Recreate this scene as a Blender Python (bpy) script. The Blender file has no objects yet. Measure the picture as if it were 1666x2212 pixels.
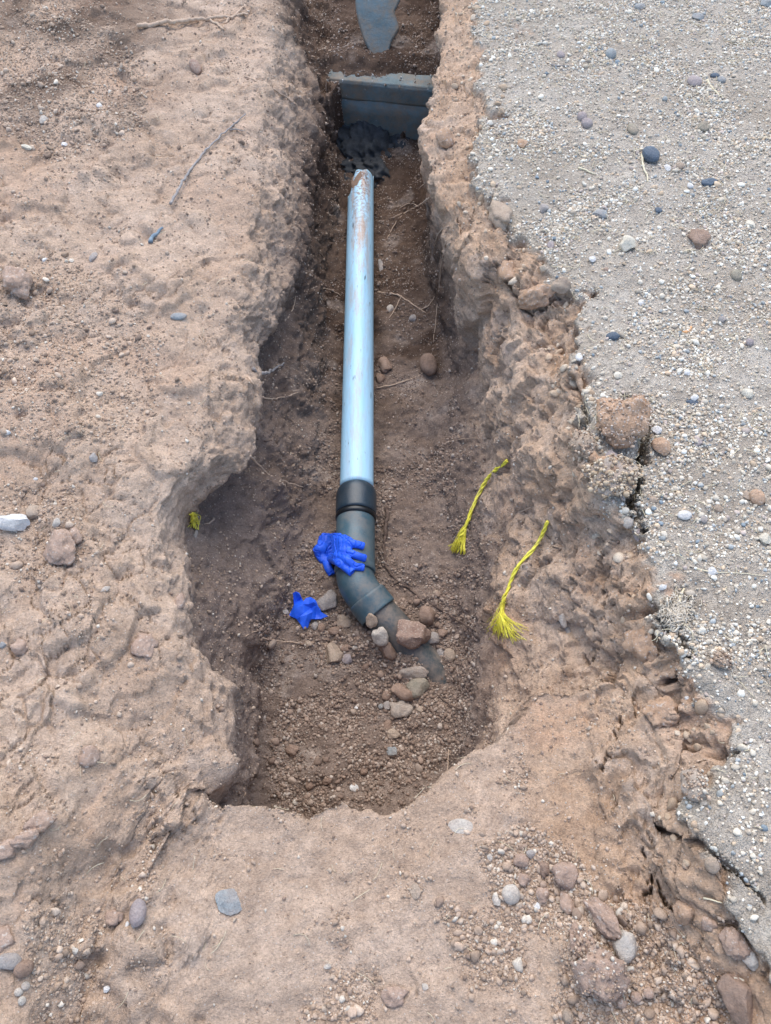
import bpy, bmesh, math, random
import numpy as np
from mathutils import Vector, Matrix, Quaternion
from mathutils.bvhtree import BVHTree
from mathutils.geometry import delaunay_2d_cdt

random.seed(7); rng = np.random.default_rng(7)
scene = bpy.context.scene
C = scene.collection
PI = math.pi

# ------------------------------------------------------------------ camera
PITCH = math.radians(58); CAMZ = 1.6; F = 1703.0; CU, CV = 833.0, 1106.0
cam_d = bpy.data.cameras.new('camera'); cam = bpy.data.objects.new('camera', cam_d); C.objects.link(cam)
cam.location = (0, 0, CAMZ); cam.rotation_euler = (PI/2 - PITCH, 0, 0)
cam_d.sensor_fit = 'VERTICAL'; cam_d.sensor_height = 24; cam_d.lens = 24*F/2212
cam_d.clip_start = .02; cam_d.clip_end = 500
scene.camera = cam
FWD = Vector((0, math.cos(PITCH), -math.sin(PITCH))); UP = Vector((0, math.sin(PITCH), math.cos(PITCH))); RT = Vector((1, 0, 0))
CAM = Vector((0, 0, CAMZ))
# ------------------------------------------------------------------ light
SUN_EL = math.radians(58); SUN_AZ = math.radians(-4)      # azimuth from +Y, clockwise
w = bpy.data.worlds.new('World'); scene.world = w; w.use_nodes = True
nt = w.node_tree; bg = nt.nodes['Background']
sky = nt.nodes.new('ShaderNodeTexSky'); sky.sky_type = 'NISHITA'; sky.sun_disc = False
sky.sun_elevation = SUN_EL; sky.sun_rotation = SUN_AZ; sky.air_density = 1.0; sky.dust_density = 1.2; sky.ozone_density = .4
nt.links.new(sky.outputs[0], bg.inputs[0]); bg.inputs[1].default_value = .12
sd = bpy.data.lights.new('sun', 'SUN'); sd.energy = .95; sd.angle = math.radians(65); sd.color = (1, .94, .80)
sun = bpy.data.objects.new('sun', sd); C.objects.link(sun)
dirv = Vector((math.sin(SUN_AZ)*math.cos(SUN_EL), math.cos(SUN_AZ)*math.cos(SUN_EL), math.sin(SUN_EL)))
sun.rotation_euler = dirv.to_track_quat('Z', 'Y').to_euler()
scene.view_settings.view_transform = 'Standard'; scene.view_settings.look = 'None'
scene.view_settings.gamma = 1; scene.view_settings.exposure = 1.55
try: scene.view_settings.use_curve_mapping = False
except Exception: pass

# ------------------------------------------------------------------ helpers
def U(u, v, z):                                   # point of height z seen at (u, v) of the 1666 x 2212 sketch grid
    r = RT*((u-CU)/F) + UP*((CV-v)/F) + FWD
    return CAM + r*((z-CAMZ)/r.z)

GT = rng.normal(size=(4096, 3)).astype(np.float32); GT /= np.linalg.norm(GT, axis=1)[:, None]
def _h(i, j, k, s=0):
    return ((i*73856093) ^ (j*19349663) ^ (k*83492791) ^ (s*2654435)) & 4095
def noise(P, scale, seed=0):
    p = np.asarray(P, np.float32)*np.float32(1/scale) + np.float32(seed*17.31+100)
    i = np.floor(p).astype(np.int64); f = p-i; u = f*f*f*(f*(f*6-15)+10)
    out = 0
    for a in (0, 1):
        for b in (0, 1):
            for c in (0, 1):
                g = GT[_h(i[..., 0]+a, i[..., 1]+b, i[..., 2]+c, seed)]
                d = (g[..., 0]*(f[..., 0]-a)+g[..., 1]*(f[..., 1]-b)+g[..., 2]*(f[..., 2]-c))
                out = out + d*(u[..., 0] if a else 1-u[..., 0])*(u[..., 1] if b else 1-u[..., 1])*(u[..., 2] if c else 1-u[..., 2])
    return out*1.6
def fbm(P, scale, n=4, seed=0, gain=.5):
    o = 0; a = 1
    for k in range(n):
        o = o + a*noise(P, scale/2**k, seed+k*3); a *= gain
    return o
VT = rng.random((4096, 3)).astype(np.float32)
def worley(P, scale, seed=0):                     # F1, F2 distance in cell units
    p = np.asarray(P, np.float32)/np.float32(scale)+50; i = np.floor(p).astype(np.int64); f = (p-i).astype(np.float32)
    f1 = np.full(p.shape[:-1], 9., np.float32); f2 = f1.copy(); cid = np.zeros(p.shape[:-1], np.float32)
    for a in (-1, 0, 1):
        for b in (-1, 0, 1):
            for c in (-1, 0, 1):
                h = _h(i[..., 0]+a, i[..., 1]+b, i[..., 2]+c, seed); q = VT[h]
                d = (q[..., 0]+a-f[..., 0])**2+(q[..., 1]+b-f[..., 1])**2+(q[..., 2]+c-f[..., 2])**2
                m = d < f1
                f2 = np.where(m, f1, np.minimum(f2, d)); f1 = np.where(m, d, f1); cid = np.where(m, VT[(h*7+3) & 4095][..., 0], cid)
    return np.sqrt(f1), np.sqrt(f2), cid
def ss(a, b, x):
    t = np.clip((x-a)/(b-a), 0, 1); return t*t*(3-2*t)

def link(name, me, mat=None, parent=None, smooth=True):
    o = bpy.data.objects.new(name, me); C.objects.link(o)
    if mat and not me.materials: me.materials.append(mat)
    if smooth and len(me.polygons): me.polygons.foreach_set('use_smooth', [True]*len(me.polygons))
    if parent: o.parent = parent; o.matrix_parent_inverse = Matrix.Identity(4); o.location = o.location - parent.location if False else o.location
    return o
def tag(o, label=None, cat=None, group=None, kind=None):
    if label: o['label'] = label
    if cat: o['category'] = cat
    if group: o['group'] = group
    if kind: o['kind'] = kind
    return o
def empty(name, loc, label, cat, group=None):
    o = bpy.data.objects.new(name, None); C.objects.link(o); o.location = loc; o.empty_display_size = .05
    return tag(o, label, cat, group)
def mesh_np(name, V, Fc):                         # V (n,3), Fc (m,k) all faces the same size
    me = bpy.data.meshes.new(name); V = np.ascontiguousarray(V, np.float32); Fc = np.ascontiguousarray(Fc, np.int32)
    m, k = Fc.shape
    me.vertices.add(len(V)); me.vertices.foreach_set('co', V.ravel())
    me.loops.add(m*k); me.loops.foreach_set('vertex_index', Fc.ravel())
    me.polygons.add(m); me.polygons.foreach_set('loop_start', np.arange(0, m*k, k, dtype=np.int32))
    try: me.polygons.foreach_set('loop_total', np.full(m, k, np.int32))
    except Exception: pass
    me.update(calc_edges=True); return me
def shift_local(V, root):                         # world vertices into the frame of an empty
    return np.asarray(V, np.float32)-np.array(root.location, np.float32)
def add_attr(me, name, col):
    a = me.color_attributes.new(name, 'FLOAT_COLOR', 'POINT')
    c = np.ones((len(me.vertices), 4), np.float32); c[:, :3] = col; a.data.foreach_set('color', c.ravel())

def resample(pts, step):
    pts = np.array([tuple(p) for p in pts], float)
    # catmull-rom
    P = np.vstack([2*pts[0]-pts[1], pts, 2*pts[-1]-pts[-2]]); out = []
    for i in range(1, len(P)-2):
        L = np.linalg.norm(P[i+1]-P[i]); n = max(1, int(L/step))
        for t in np.arange(n)/n:
            out.append(.5*((2*P[i])+(-P[i-1]+P[i+1])*t+(2*P[i-1]-5*P[i]+4*P[i+1]-P[i+2])*t*t+(-P[i-1]+3*P[i]-3*P[i+1]+P[i+2])*t**3))
    out.append(P[-2]); return np.array(out)
def frames(path):
    T = np.gradient(path, axis=0); T /= np.linalg.norm(T, axis=1)[:, None]+1e-12
    n = np.cross(T[0], (0, 0, 1)); n = n/np.linalg.norm(n) if np.linalg.norm(n) > .1 else np.array((1., 0, 0)); Ns = []
    for t in T:
        n = n-t*np.dot(n, t); n /= np.linalg.norm(n); Ns.append(n.copy())
    Ns = np.array(Ns); return T, Ns, np.cross(T, Ns)
def tube(path, r, k=8, cap=True):                 # closed swept tube
    path = np.asarray(path, float); r = np.broadcast_to(np.asarray(r, float), (len(path),))
    T, A, B = frames(path); th = np.arange(k)*2*PI/k
    V = path[:, None]+r[:, None, None]*(np.cos(th)[None, :, None]*A[:, None]+np.sin(th)[None, :, None]*B[:, None])
    n = len(path); V = V.reshape(-1, 3); i = np.arange(n-1)[:, None]*k; j = np.arange(k)[None]; j2 = (j+1) % k
    Fc = np.stack([i+j, i+j2, i+k+j2, i+k+j], -1).reshape(-1, 4)
    if cap:
        c0, c1 = len(V), len(V)+1; V = np.vstack([V, path[0], path[-1]])
        j = np.arange(k); e = np.stack([np.full(k, c0), (j+1) % k, j, j], -1); e2 = np.stack([np.full(k, c1), (n-1)*k+j, (n-1)*k+(j+1) % k, (n-1)*k+(j+1) % k], -1)
        return V, Fc, np.vstack([e[:, :3], e2[:, :3]])
    return V, Fc, None
def tri(V, Fc, cap):
    t = np.vstack([Fc[:, [0, 1, 2]], Fc[:, [0, 2, 3]]])
    if cap is not None: t = np.vstack([t, cap])
    return V, t
def join(parts):
    Vs, Fs, n = [], [], 0
    for V, f in parts: Vs.append(V); Fs.append(f+n); n += len(V)
    return np.vstack(Vs), np.vstack(Fs)

# ------------------------------------------------------------------ materials
def new_mat(name):
    m = bpy.data.materials.new(name); m.use_nodes = True; n = m.node_tree.nodes; b = n['Principled BSDF']
    return m, m.node_tree, b
def N(nt, typ, **kw):
    n = nt.nodes.new(typ)
    for k, v in kw.items():
        if k in n.inputs: n.inputs[k].default_value = v
        else: setattr(n, k, v)
    return n
def coords(nt):
    return N(nt, 'ShaderNodeNewGeometry').outputs['Position']
def tnoise(nt, vec, scale, detail=6, rough=.55, lo=.3, hi=.7):
    n = N(nt, 'ShaderNodeTexNoise', Scale=scale, Detail=detail, Roughness=rough); nt.links.new(vec, n.inputs['Vector'])
    mr = N(nt, 'ShaderNodeMapRange'); mr.inputs[1].default_value = lo; mr.inputs[2].default_value = hi
    nt.links.new(n.outputs[0], mr.inputs[0]); return mr.outputs[0]
def mix(nt, a, b, fac, mode='MIX'):
    m = N(nt, 'ShaderNodeMix', data_type='RGBA', blend_type=mode)
    for s, i in ((a, 6), (b, 7)):
        if isinstance(s, tuple): m.inputs[i].default_value = s+(1,) if len(s) == 3 else s
        else: nt.links.new(s, m.inputs[i])
    if isinstance(fac, (int, float)): m.inputs[0].default_value = fac
    else: nt.links.new(fac, m.inputs[0])
    return m.outputs[2]
def math_(nt, op, a, b=0.):
    m = N(nt, 'ShaderNodeMath', operation=op)
    for s, i in ((a, 0), (b, 1)):
        if isinstance(s, (int, float)): m.inputs[i].default_value = s
        else: nt.links.new(s, m.inputs[i])
    return m.outputs[0]
def bump(nt, bsdf, hs):                           # [(height socket, distance)]
    last = None
    for h, d in hs:
        b = N(nt, 'ShaderNodeBump'); b.inputs['Distance'].default_value = d; b.inputs['Strength'].default_value = 1
        nt.links.new(h, b.inputs['Height'])
        if last: nt.links.new(last, b.inputs['Normal'])
        last = b.outputs[0]
    nt.links.new(last, bsdf.inputs['Normal'])

def soil_material():
    m, nt, b = new_mat('soil'); v = coords(nt); L = nt.links
    at = N(nt, 'ShaderNodeAttribute', attribute_name='zone'); sep = N(nt, 'ShaderNodeSeparateColor'); L.new(at.outputs['Color'], sep.inputs[0])
    at2 = N(nt, 'ShaderNodeAttribute', attribute_name='zone2'); sep2 = N(nt, 'ShaderNodeSeparateColor'); L.new(at2.outputs['Color'], sep2.inputs[0])
    n1 = tnoise(nt, v, 3.2, 5, .6, .35, .65); n2 = tnoise(nt, v, 26, 6, .65, .3, .7); n3 = tnoise(nt, v, 170, 4, .7, .3, .7)
    base = mix(nt, (.56, .405, .292), (.65, .492, .372), n1)
    clay = mix(nt, (.57, .385, .255), (.66, .49, .36), n1)
    damp_shade = mix(nt, (.092, .058, .041), (.175, .118, .085), n1)  # damp soil colour, darkened further to carry the far trench's shade
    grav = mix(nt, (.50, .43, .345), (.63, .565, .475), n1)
    floor_shade = mix(nt, (.245, .180, .142), (.34, .262, .212), n1)  # pit soil colour with the shade of the lower walls included
    c = mix(nt, base, floor_shade, sep2.outputs[0])
    c = mix(nt, c, clay, sep.outputs[1]); c = mix(nt, c, damp_shade, sep.outputs[2]); c = mix(nt, c, grav, sep.outputs[0])
    c = mix(nt, c, (.50, .24, .12), math_(nt, 'MULTIPLY', sep2.outputs[1], math_(nt, 'MULTIPLY', n2, .55)))
    c = mix(nt, c, (.56, .47, .40), math_(nt, 'MULTIPLY', sep2.outputs[2], n2))       # pale lime crust
    k = mix(nt, (.78, .76, .75), (1.14, 1.13, 1.12), n2); c = mix(nt, c, k, 1., 'MULTIPLY')
    k = mix(nt, (.74, .73, .73), (1.2, 1.2, 1.2), n3); c = mix(nt, c, k, 1., 'MULTIPLY')
    vo = N(nt, 'ShaderNodeTexVoronoi', Scale=190.); L.new(v, vo.inputs['Vector'])
    sc = N(nt, 'ShaderNodeSeparateColor'); L.new(vo.outputs['Color'], sc.inputs[0])
    fl = math_(nt, 'MULTIPLY', math_(nt, 'LESS_THAN', vo.outputs['Distance'], .27), math_(nt, 'GREATER_THAN', sc.outputs[0], .90))
    c = mix(nt, c, (.66, .58, .50), math_(nt, 'MULTIPLY', fl, .75))
    L.new(c, b.inputs['Base Color']); b.inputs['Roughness'].default_value = .95; b.inputs['Specular IOR Level'].default_value = .15
    vb = N(nt, 'ShaderNodeTexVoronoi', Scale=120.); L.new(v, vb.inputs['Vector'])
    vg = N(nt, 'ShaderNodeTexVoronoi', Scale=260.); L.new(v, vg.inputs['Vector'])
    inv = math_(nt, 'MULTIPLY', math_(nt, 'SUBTRACT', 1., vg.outputs['Distance']), math_(nt, 'ADD', .35, sep.outputs[0]))
    bump(nt, b, [(tnoise(nt, v, 60, 7, .7, 0, 1), .012), (tnoise(nt, v, 300, 4, .7, 0, 1), .0035), (inv, .0022)])
    return m

def stone_material(name, c1, c2, dust=.35, scale=40, rough=.85, speck=None):
    m, nt, b = new_mat(name); L = nt.links
    tc = N(nt, 'ShaderNodeTexCoord').outputs['Object']; oi = N(nt, 'ShaderNodeObjectInfo')
    va = N(nt, 'ShaderNodeVectorMath', operation='ADD'); L.new(tc, va.inputs[0]); L.new(oi.outputs['Random'], va.inputs[1]); v = va.outputs[0]
    c = mix(nt, c1, c2, tnoise(nt, v, scale, 6, .65, .3, .7))
    if speck: c = mix(nt, c, speck, tnoise(nt, v, scale*5, 3, .6, .58, .66))
    nz = N(nt, 'ShaderNodeSeparateXYZ'); g = N(nt, 'ShaderNodeNewGeometry'); L.new(g.outputs['Normal'], nz.inputs[0])
    d = math_(nt, 'MULTIPLY', math_(nt, 'MULTIPLY', tnoise(nt, v, scale*.8, 5, .7, .35, .65), dust), 1.)
    c = mix(nt, c, (.45, .33, .26), d)
    c = mix(nt, c, mix(nt, (.8, .8, .8), (1.15, 1.15, 1.15), tnoise(nt, v, scale*6, 3, .7)), 1., 'MULTIPLY')
    L.new(c, b.inputs['Base Color']); b.inputs['Roughness'].default_value = rough; b.inputs['Specular IOR Level'].default_value = .25
    bump(nt, b, [(tnoise(nt, v, 90, 6, .7, 0, 1), .006), (tnoise(nt, v, 400, 3, .7, 0, 1), .002)])
    return m
def attr_material(name, rough=.9):
    m, nt, b = new_mat(name); L = nt.links; v = coords(nt)
    at = N(nt, 'ShaderNodeAttribute', attribute_name='Col')
    c = mix(nt, at.outputs['Color'], mix(nt, (.75, .74, .73), (1.2, 1.2, 1.2), tnoise(nt, v, 350, 3, .6)), 1., 'MULTIPLY')
    L.new(c, b.inputs['Base Color']); b.inputs['Roughness'].default_value = rough; b.inputs['Specular IOR Level'].default_value = .2
    return m
def wood_material(name, c1, c2):
    m, nt, b = new_mat(name); v = coords(nt)
    nt.links.new(mix(nt, c1, c2, tnoise(nt, v, 90, 5, .7)), b.inputs['Base Color']); b.inputs['Roughness'].default_value = .85
    bump(nt, b, [(tnoise(nt, v, 220, 5, .7, 0, 1), .002)]); return m

M_soil = soil_material()
M = {
 'tan':   stone_material('tan_stone', (0.367, 0.276, 0.203), (0.490, 0.389, 0.295)),
 'brown': stone_material('brown_stone', (0.245, 0.158, 0.111), (0.357, 0.245, 0.183)),
 'red':   stone_material('reddish_stone', (0.275, 0.169, 0.126), (0.408, 0.287, 0.224), speck=(0.530, 0.450, 0.376)),
 'grey':  stone_material('grey_stone', (0.306, 0.276, 0.254), (0.449, 0.409, 0.376), dust=.3),
 'pale':  stone_material('pale_stone', (0.490, 0.440, 0.376), (0.673, 0.614, 0.528), dust=.45),
 'white': stone_material('white_stone', (0.632, 0.603, 0.568), (0.816, 0.798, 0.761), dust=.15),
 'blue':  stone_material('blue_grey_stone', (.25, .28, .29), (.38, .41, .41), dust=.4),
 'slate': stone_material('dark_slate', (.065, .095, .13), (.12, .155, .20), dust=.08, rough=.55),
 'olive': stone_material('olive_stone', (0.245, 0.225, 0.167), (0.367, 0.327, 0.254)),
 'mauve': stone_material('mauve_stone', (0.306, 0.256, 0.254), (0.428, 0.369, 0.355), dust=.2),
 'cream': stone_material('cream_stone', (0.612, 0.542, 0.427), (0.775, 0.716, 0.589), dust=.15),
 'orange':stone_material('orange_clay', (0.428, 0.256, 0.152), (0.561, 0.378, 0.254), dust=.3, scale=25, speck=(0.612, 0.511, 0.427)),
 'soil':  stone_material('clod_soil', (0.398, 0.266, 0.193), (0.510, 0.363, 0.280), dust=.3, scale=25, speck=(0.612, 0.511, 0.427)),
 'dsoil': stone_material('dark_clod_soil', (0.224, 0.143, 0.102), (0.326, 0.225, 0.167), dust=.2, scale=25),
 'crust': stone_material('lime_crust', (0.388, 0.317, 0.254), (0.530, 0.460, 0.386), dust=.5, scale=60),
}

# ------------------------------------------------------------------ ground: rails run along the trench, profiles cross it
def rail(pts):
    P = sorted([U(*p) for p in pts], key=lambda p: p.y)
    y = np.array([p.y for p in P]); return y, np.array([p.x for p in P]), np.array([p.z for p in P])
R = {}
R['SH'] = rail([(600,-260,-.05),(592,0,-.05),(575,150,-.05),(548,300,-.06),(542,450,-.06),(530,600,-.06),(470,720,-.07),(440,850,-.07),(425,950,-.07),(375,1040,-.06),(330,1120,-.06),(318,1200,-.06),(322,1300,-.07),(345,1420,-.09),(400,1520,-.12),(420,1650,-.14),(330,1780,-.14),(230,1950,-.13),(170,2212,-.13),(150,2500,-.12)])
R['LL'] = rail([(665,-260,-.28),(672,0,-.30),(698,100,-.31),(708,200,-.32),(694,300,-.32),(674,400,-.32),(655,560,-.31),(602,690,-.25),(556,775,-.20),(558,860,-.19),(558,950,-.19),(545,1000,-.20),(510,1035,-.20),(465,1055,-.21),(425,1080,-.22),(402,1150,-.22),(392,1210,-.2),(402,1280,-.2),(430,1400,-.22),(470,1460,-.24),(500,1500,-.25),(512,1560,-.25),(505,1630,-.25),(475,1690,-.23),(415,1750,-.2),(330,1900,-.18),(280,2212,-.17),(260,2500,-.17)])
R['FL'] = rail([(700,-200,-.45),(712,0,-.45),(722,200,-.5),(722,350,-.56),(733,450,-.58),(712,560,-.58),(704,700,-.59),(694,850,-.60),(690,1000,-.62),(650,1200,-.63),(610,1350,-.645),(565,1480,-.65),(552,1600,-.66),(545,1700,-.66),(560,1790,-.66)])
R['FC'] = rail([(800,-200,-.5),(800,200,-.55),(780,400,-.61),(776,700,-.62),(772,1000,-.64),(780,1200,-.65),(800,1350,-.66),(800,1500,-.69),(800,1700,-.70),(800,1790,-.68)])
R['FR'] = rail([(905,-200,-.5),(900,200,-.52),(905,400,-.55),(912,560,-.58),(915,700,-.58),(915,850,-.59),(930,1000,-.60),(960,1150,-.61),(985,1300,-.62),(1000,1400,-.645),(990,1500,-.66),(975,1620,-.66),(950,1700,-.66),(940,1790,-.66)])
R['RC'] = rail([(985,560,-.40),(1000,650,-.42),(1025,780,-.42),(1042,900,-.43),(1052,1060,-.44),(1058,1200,-.45),(1060,1280,-.46),(1050,1400,-.47),(1062,1480,-.44),(1090,1600,-.36),(1100,1700,-.28),(1120,1850,-.2),(1150,2212,-.18)])
R['RL'] = rail([(955,-260,-.05),(955,0,-.05),(946,100,-.05),(938,200,-.05),(908,280,-.05),(922,350,-.05),(945,410,-.05),(965,480,-.06),(988,560,-.07),(1060,625,-.09),(1110,700,-.12),(1140,850,-.14),(1170,1000,-.16),(1215,1150,-.17),(1255,1300,-.18),(1310,1450,-.18),(1360,1600,-.17),(1390,1750,-.15),(1430,1900,-.12),(1490,2050,-.11),(1580,2212,-.1),(1640,2500,-.1)])
R['GR'] = rail([(1030,-260,0),(1032,0,0),(1042,150,0),(1052,240,0),(1022,330,0),(1050,430,0),(1100,510,0),(1185,570,0),(1240,640,0),(1258,720,0),(1238,800,0),(1262,900,0),(1275,990,0),(1290,1070,0),(1392,1130,0),(1425,1250,0),(1430,1340,0),(1480,1420,0),(1540,1480,0),(1600,1560,0),(1560,1650,0),(1510,1700,0),(1500,1790,0),(1540,1870,0),(1580,1960,0),(1640,2050,0),(1680,2130,0),(1720,2212,0),(1760,2500,0)])
R['UL'] = rail([(672,-260,-.38),(702,110,-.41),(714,200,-.42),(702,310,-.42),(670,440,-.42),(636,600,-.39),(560,720,-.34),(525,800,-.33),(520,900,-.33),(495,1000,-.33),(440,1075,-.32),(412,1150,-.3),(402,1210,-.28),(410,1280,-.28),(436,1400,-.3),(490,1475,-.34),(518,1520,-.36),(520,1580,-.36),(512,1650,-.36),(475,1720,-.32),(400,1790,-.24),(320,1900,-.2),(280,2212,-.17),(260,2500,-.17)])
ys = [-40., -15, -6, -3, -1.8, -1.2, -.9, -.7, -.55, -.45, -.38, -.32]; y = -.28
while y < 4.9:
    ys.append(y); y += (.012 if y < -.06 else .0056 + .0016*max(0, y-.6) + (.012 if y > 4. else 0))
ys = np.array(ys+[5., 5.2, 5.5, 6, 7, 9, 15, 40])
def RX(k): yy, xx, zz = R[k]; return np.interp(ys, yy, xx), np.interp(ys, yy, zz)
T = len(ys)
SHx, SHz = RX('SH'); LLx, LLz = RX('LL'); FLx, FLz = RX('FL'); FCx, FCz = RX('FC'); FRx, FRz = RX('FR'); RCx, RCz = RX('RC'); RLx, RLz = RX('RL'); GRx, GRz = RX('GR')
far = ss(1.78, 1.98, ys)
RCx = RCx*(1-far)+(RLx+.05)*far; RCz = RCz*(1-far)+(-.42)*far
FRx = FRx*(1-far)+(RLx+.02)*far
ULx, ULz = RX('UL'); nearw = 1-ss(1.30, 1.42, ys); ULz = np.minimum(ULz, LLz-.01)
RUx = (.45*RCx+.55*RLx)*(1-far)+(RLx+.02)*far; RUz = (.45*RCz+.55*RLz)*(1-far)+(RLz-.12)*far
LEx = -(.72+.34*np.clip(ys, -.3, 4.4)); REx = -LEx
one = np.ones(T)
rails = [(-40*one, .1*one, 1), (-8*one, .06*one, 6), (-3.2*one, .04*one, 12), (LEx, .015*one, 26), (.5*LEx+.5*SHx, -.02+0*SHz, 95), (SHx, SHz-.01, 80), (.5*SHx+.5*LLx, (.66-.14*ss(1.6, 2.1, ys))*SHz+(.34+.14*ss(1.6, 2.1, ys))*LLz, 26), (LLx, LLz, 28), (ULx, ULz, 20), (.5*ULx+.5*FLx+.02*nearw, (.52-.02*nearw)*ULz+(.48+.02*nearw)*FLz, 30), (FLx, FLz, 28),
         (FCx, FCz, 40), (FRx, FRz, 46), (RCx, RCz, 46), (RUx, RUz, 46), (RLx, RLz, 40), (GRx, GRz, 52), (REx, .01*one, 165), (3.2*one, .03*one, 26), (8*one, .05*one, 12), (40*one, .05*one, 6)]
cols = []; par = []
for i in range(1, len(rails)):
    a, b = rails[i-1], rails[i]; n = b[2]
    for q in range(n):
        t = q/n; cols.append((a[0]*(1-t)+b[0]*t, a[1]*(1-t)+b[1]*t)); par.append(i-1+t)
cols.append(rails[-1][:2]); par.append(len(rails)-1.)
par = np.array(par); par = np.where(par < 5, par, np.where(par < 7, 5+(par-5)/2, par-1)); S = len(par)
X = np.stack([c[0] for c in cols], 1); Z = np.stack([c[1] for c in cols], 1); Y = np.repeat(ys[:, None], S, 1)
def smooth1(A, axis, n, lo, hi):
    B = A.copy()
    for _ in range(n):
        C_ = B.copy()
        if axis == 1: C_[:, 1:-1] = (B[:, :-2]+2*B[:, 1:-1]+B[:, 2:])/4; C_[:, :lo] = B[:, :lo]; C_[:, hi:] = B[:, hi:]
        else: C_[1:-1] = (B[:-2]+2*B[1:-1]+B[2:])/4; C_[:lo] = B[:lo]; C_[hi:] = B[hi:]
        B = C_
    return B
s0 = int(np.argmax(par >= 3)); s1 = int(np.argmax(par >= 16.9))
for A_ in (0,):
    X = smooth1(X, 1, 14, s0, s1); Z = smooth1(Z, 1, 40, s0, s1); X = smooth1(X, 0, 8, 14, T-8); Z = smooth1(Z, 0, 8, 14, T-8)
# near end of the pit and the soil fill behind the concrete beam
LEDGE = -.19
lip = sorted([(U(u, v, LEDGE).x, U(u, v, LEDGE).y) for u, v in [(380,1700),(440,1745),(480,1752),(560,1740),(620,1760),(665,1770),(685,1752),(715,1735),(742,1722),(775,1752),(820,1764),(860,1758),(930,1718),(975,1668),(1000,1640),(1060,1608),(1110,1570),(1160,1500)]])
lx = np.array([p[0] for p in lip]); ly = np.array([p[1] for p in lip])
PP = np.stack([X, Y, Z], -1)
ylip = np.interp(X, lx, ly)+.012*fbm(PP*np.array([1, 1, 0]), .06, 3, 5)
led = LEDGE+.035*noise(PP*np.array([1, 1, 0]), .35, 2)-.02*ss(.2, -.3, Y)+.10*ss(.28, .62, X)+.07*ss(-.25, -.6, X)
dep = np.minimum(Z-led, 0); Z = Z-dep+dep*ss(0, .024, Y-ylip)
inner = (par > 5)[None] & (par < 14.2)[None]
backz = -.305+.05*ss(3.41, 3.52, Y)+.055*ss(3.5, 4.3, Y)+.02*noise(PP*np.array([1, 1, 0]), .12, 8)
Z = np.where(inner, Z+np.maximum(backz-Z, 0)*ss(3.375, 3.40, Y+.05*X+.14*ss(-.18, -.25, X)+.02*noise(PP*np.array([1, 1, 0]), .07, 18)), Z)

pr = np.repeat(par[None], T, 0)
m_grav = ss(14.86, 14.98, pr+.16*fbm(PP, .045, 4, 31)+.20*noise(PP, .16, 33))
m_clay = ss(11.9, 12.6, pr)*(1-m_grav)
m_wallL = ss(4.9, 5.3, pr)*(1-ss(8.6, 9.2, pr))
m_floor = ss(8.3, 9.2, pr)*(1-ss(11.2, 12.2, pr))*ss(0, .06, Y-ylip)
m_wallR = ss(11.2, 12.2, pr)*(1-m_grav)
m_bank = 1-ss(4.8, 5.4, pr)
m_ledge = (1-ss(-.02, .05, Y-ylip))*(1-m_bank*.6)*(1-m_grav)*(1-.7*ss(12.6, 13.4, pr))
open_ = (Y > -.4) & (Y < 5.2); fine = (open_ & (pr > 2.6) & (pr < 17)).astype(float)

def normals(P):
    a = np.gradient(P, axis=0); b = np.gradient(P, axis=1); n = np.cross(b, a); n /= np.linalg.norm(n, axis=-1)[..., None]+1e-12
    return n
P = np.stack([X, Y, Z], -1); Nn = normals(P)
def facet(P, scale, seed, tilt=.6):
    p = np.asarray(P, np.float32)/np.float32(scale)+50; i = np.floor(p).astype(np.int64); f = (p-i).astype(np.float32)
    best = np.full(p.shape[:-1], 9., np.float32); out = np.zeros_like(best)
    for a in (-1, 0, 1):
        for b in (-1, 0, 1):
            for c in (-1, 0, 1):
                h = _h(i[..., 0]+a, i[..., 1]+b, i[..., 2]+c, seed); q = VT[h]; dx = f[..., 0]-q[..., 0]-a; dy = f[..., 1]-q[..., 1]-b; dz = f[..., 2]-q[..., 2]-c
                d = dx*dx+dy*dy+dz*dz; m = d < best; g = GT[(h*5+1) & 4095]
                out = np.where(m, tilt*(dx*g[..., 0]+dy*g[..., 1]+dz*g[..., 2])+.35*(VT[(h*3+2) & 4095][..., 1]-.5), out); best = np.where(m, d, best)
    return out*scale
Wp = P+.018*np.stack([noise(P, .06, 151), noise(P, .06, 152), noise(P, .06, 153)], -1)+.004*np.stack([noise(P, .015, 154), noise(P, .015, 155), noise(P, .015, 156)], -1)
f0 = facet(Wp, .17, 204, .5); fa = facet(Wp, .075, 201); fb = facet(Wp, .034, 202); fc = facet(Wp, .017, 203)
big = fbm(P, .30, 3, 11)
mid = fbm(P, .085, 4, 21)
rough = fbm(P, .028, 3, 41)
f1, f2, cid = worley(P+.03*np.stack([noise(P, .08, 51), noise(P, .08, 52), noise(P, .08, 53)], -1), .085, 3)
g1, g2, gid = worley(P+.006*np.stack([noise(P, .02, 54), noise(P, .02, 55), noise(P, .02, 56)], -1), .026, 9)
wr = np.clip(m_wallL*.9+m_wallR, 0, 1)*(1-m_ledge)
D = fine*(big*(.022*m_bank+.026*wr+.010*m_ledge+.010*m_floor+.007*m_grav))
D += fine*mid*(.009*m_bank+.010*wr+.0065*m_ledge+.012*m_floor+.0035*m_grav)
lump = ss(-.15, .35, noise(P, .22, 77))
rim = ss(12.9, 13.7, pr)*(1-m_grav)*(Y < 1.9); cob = np.maximum(ss(-.1, .5, noise(P, .20, 78)), .5*rim*ss(-.4, .1, noise(P, .13, 76)))
lump2 = ss(-.1, .3, noise(P, .16, 75)+.5*(np.exp(-((X+.62)**2/.05+(Y-.85)**2/.12))))
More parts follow.
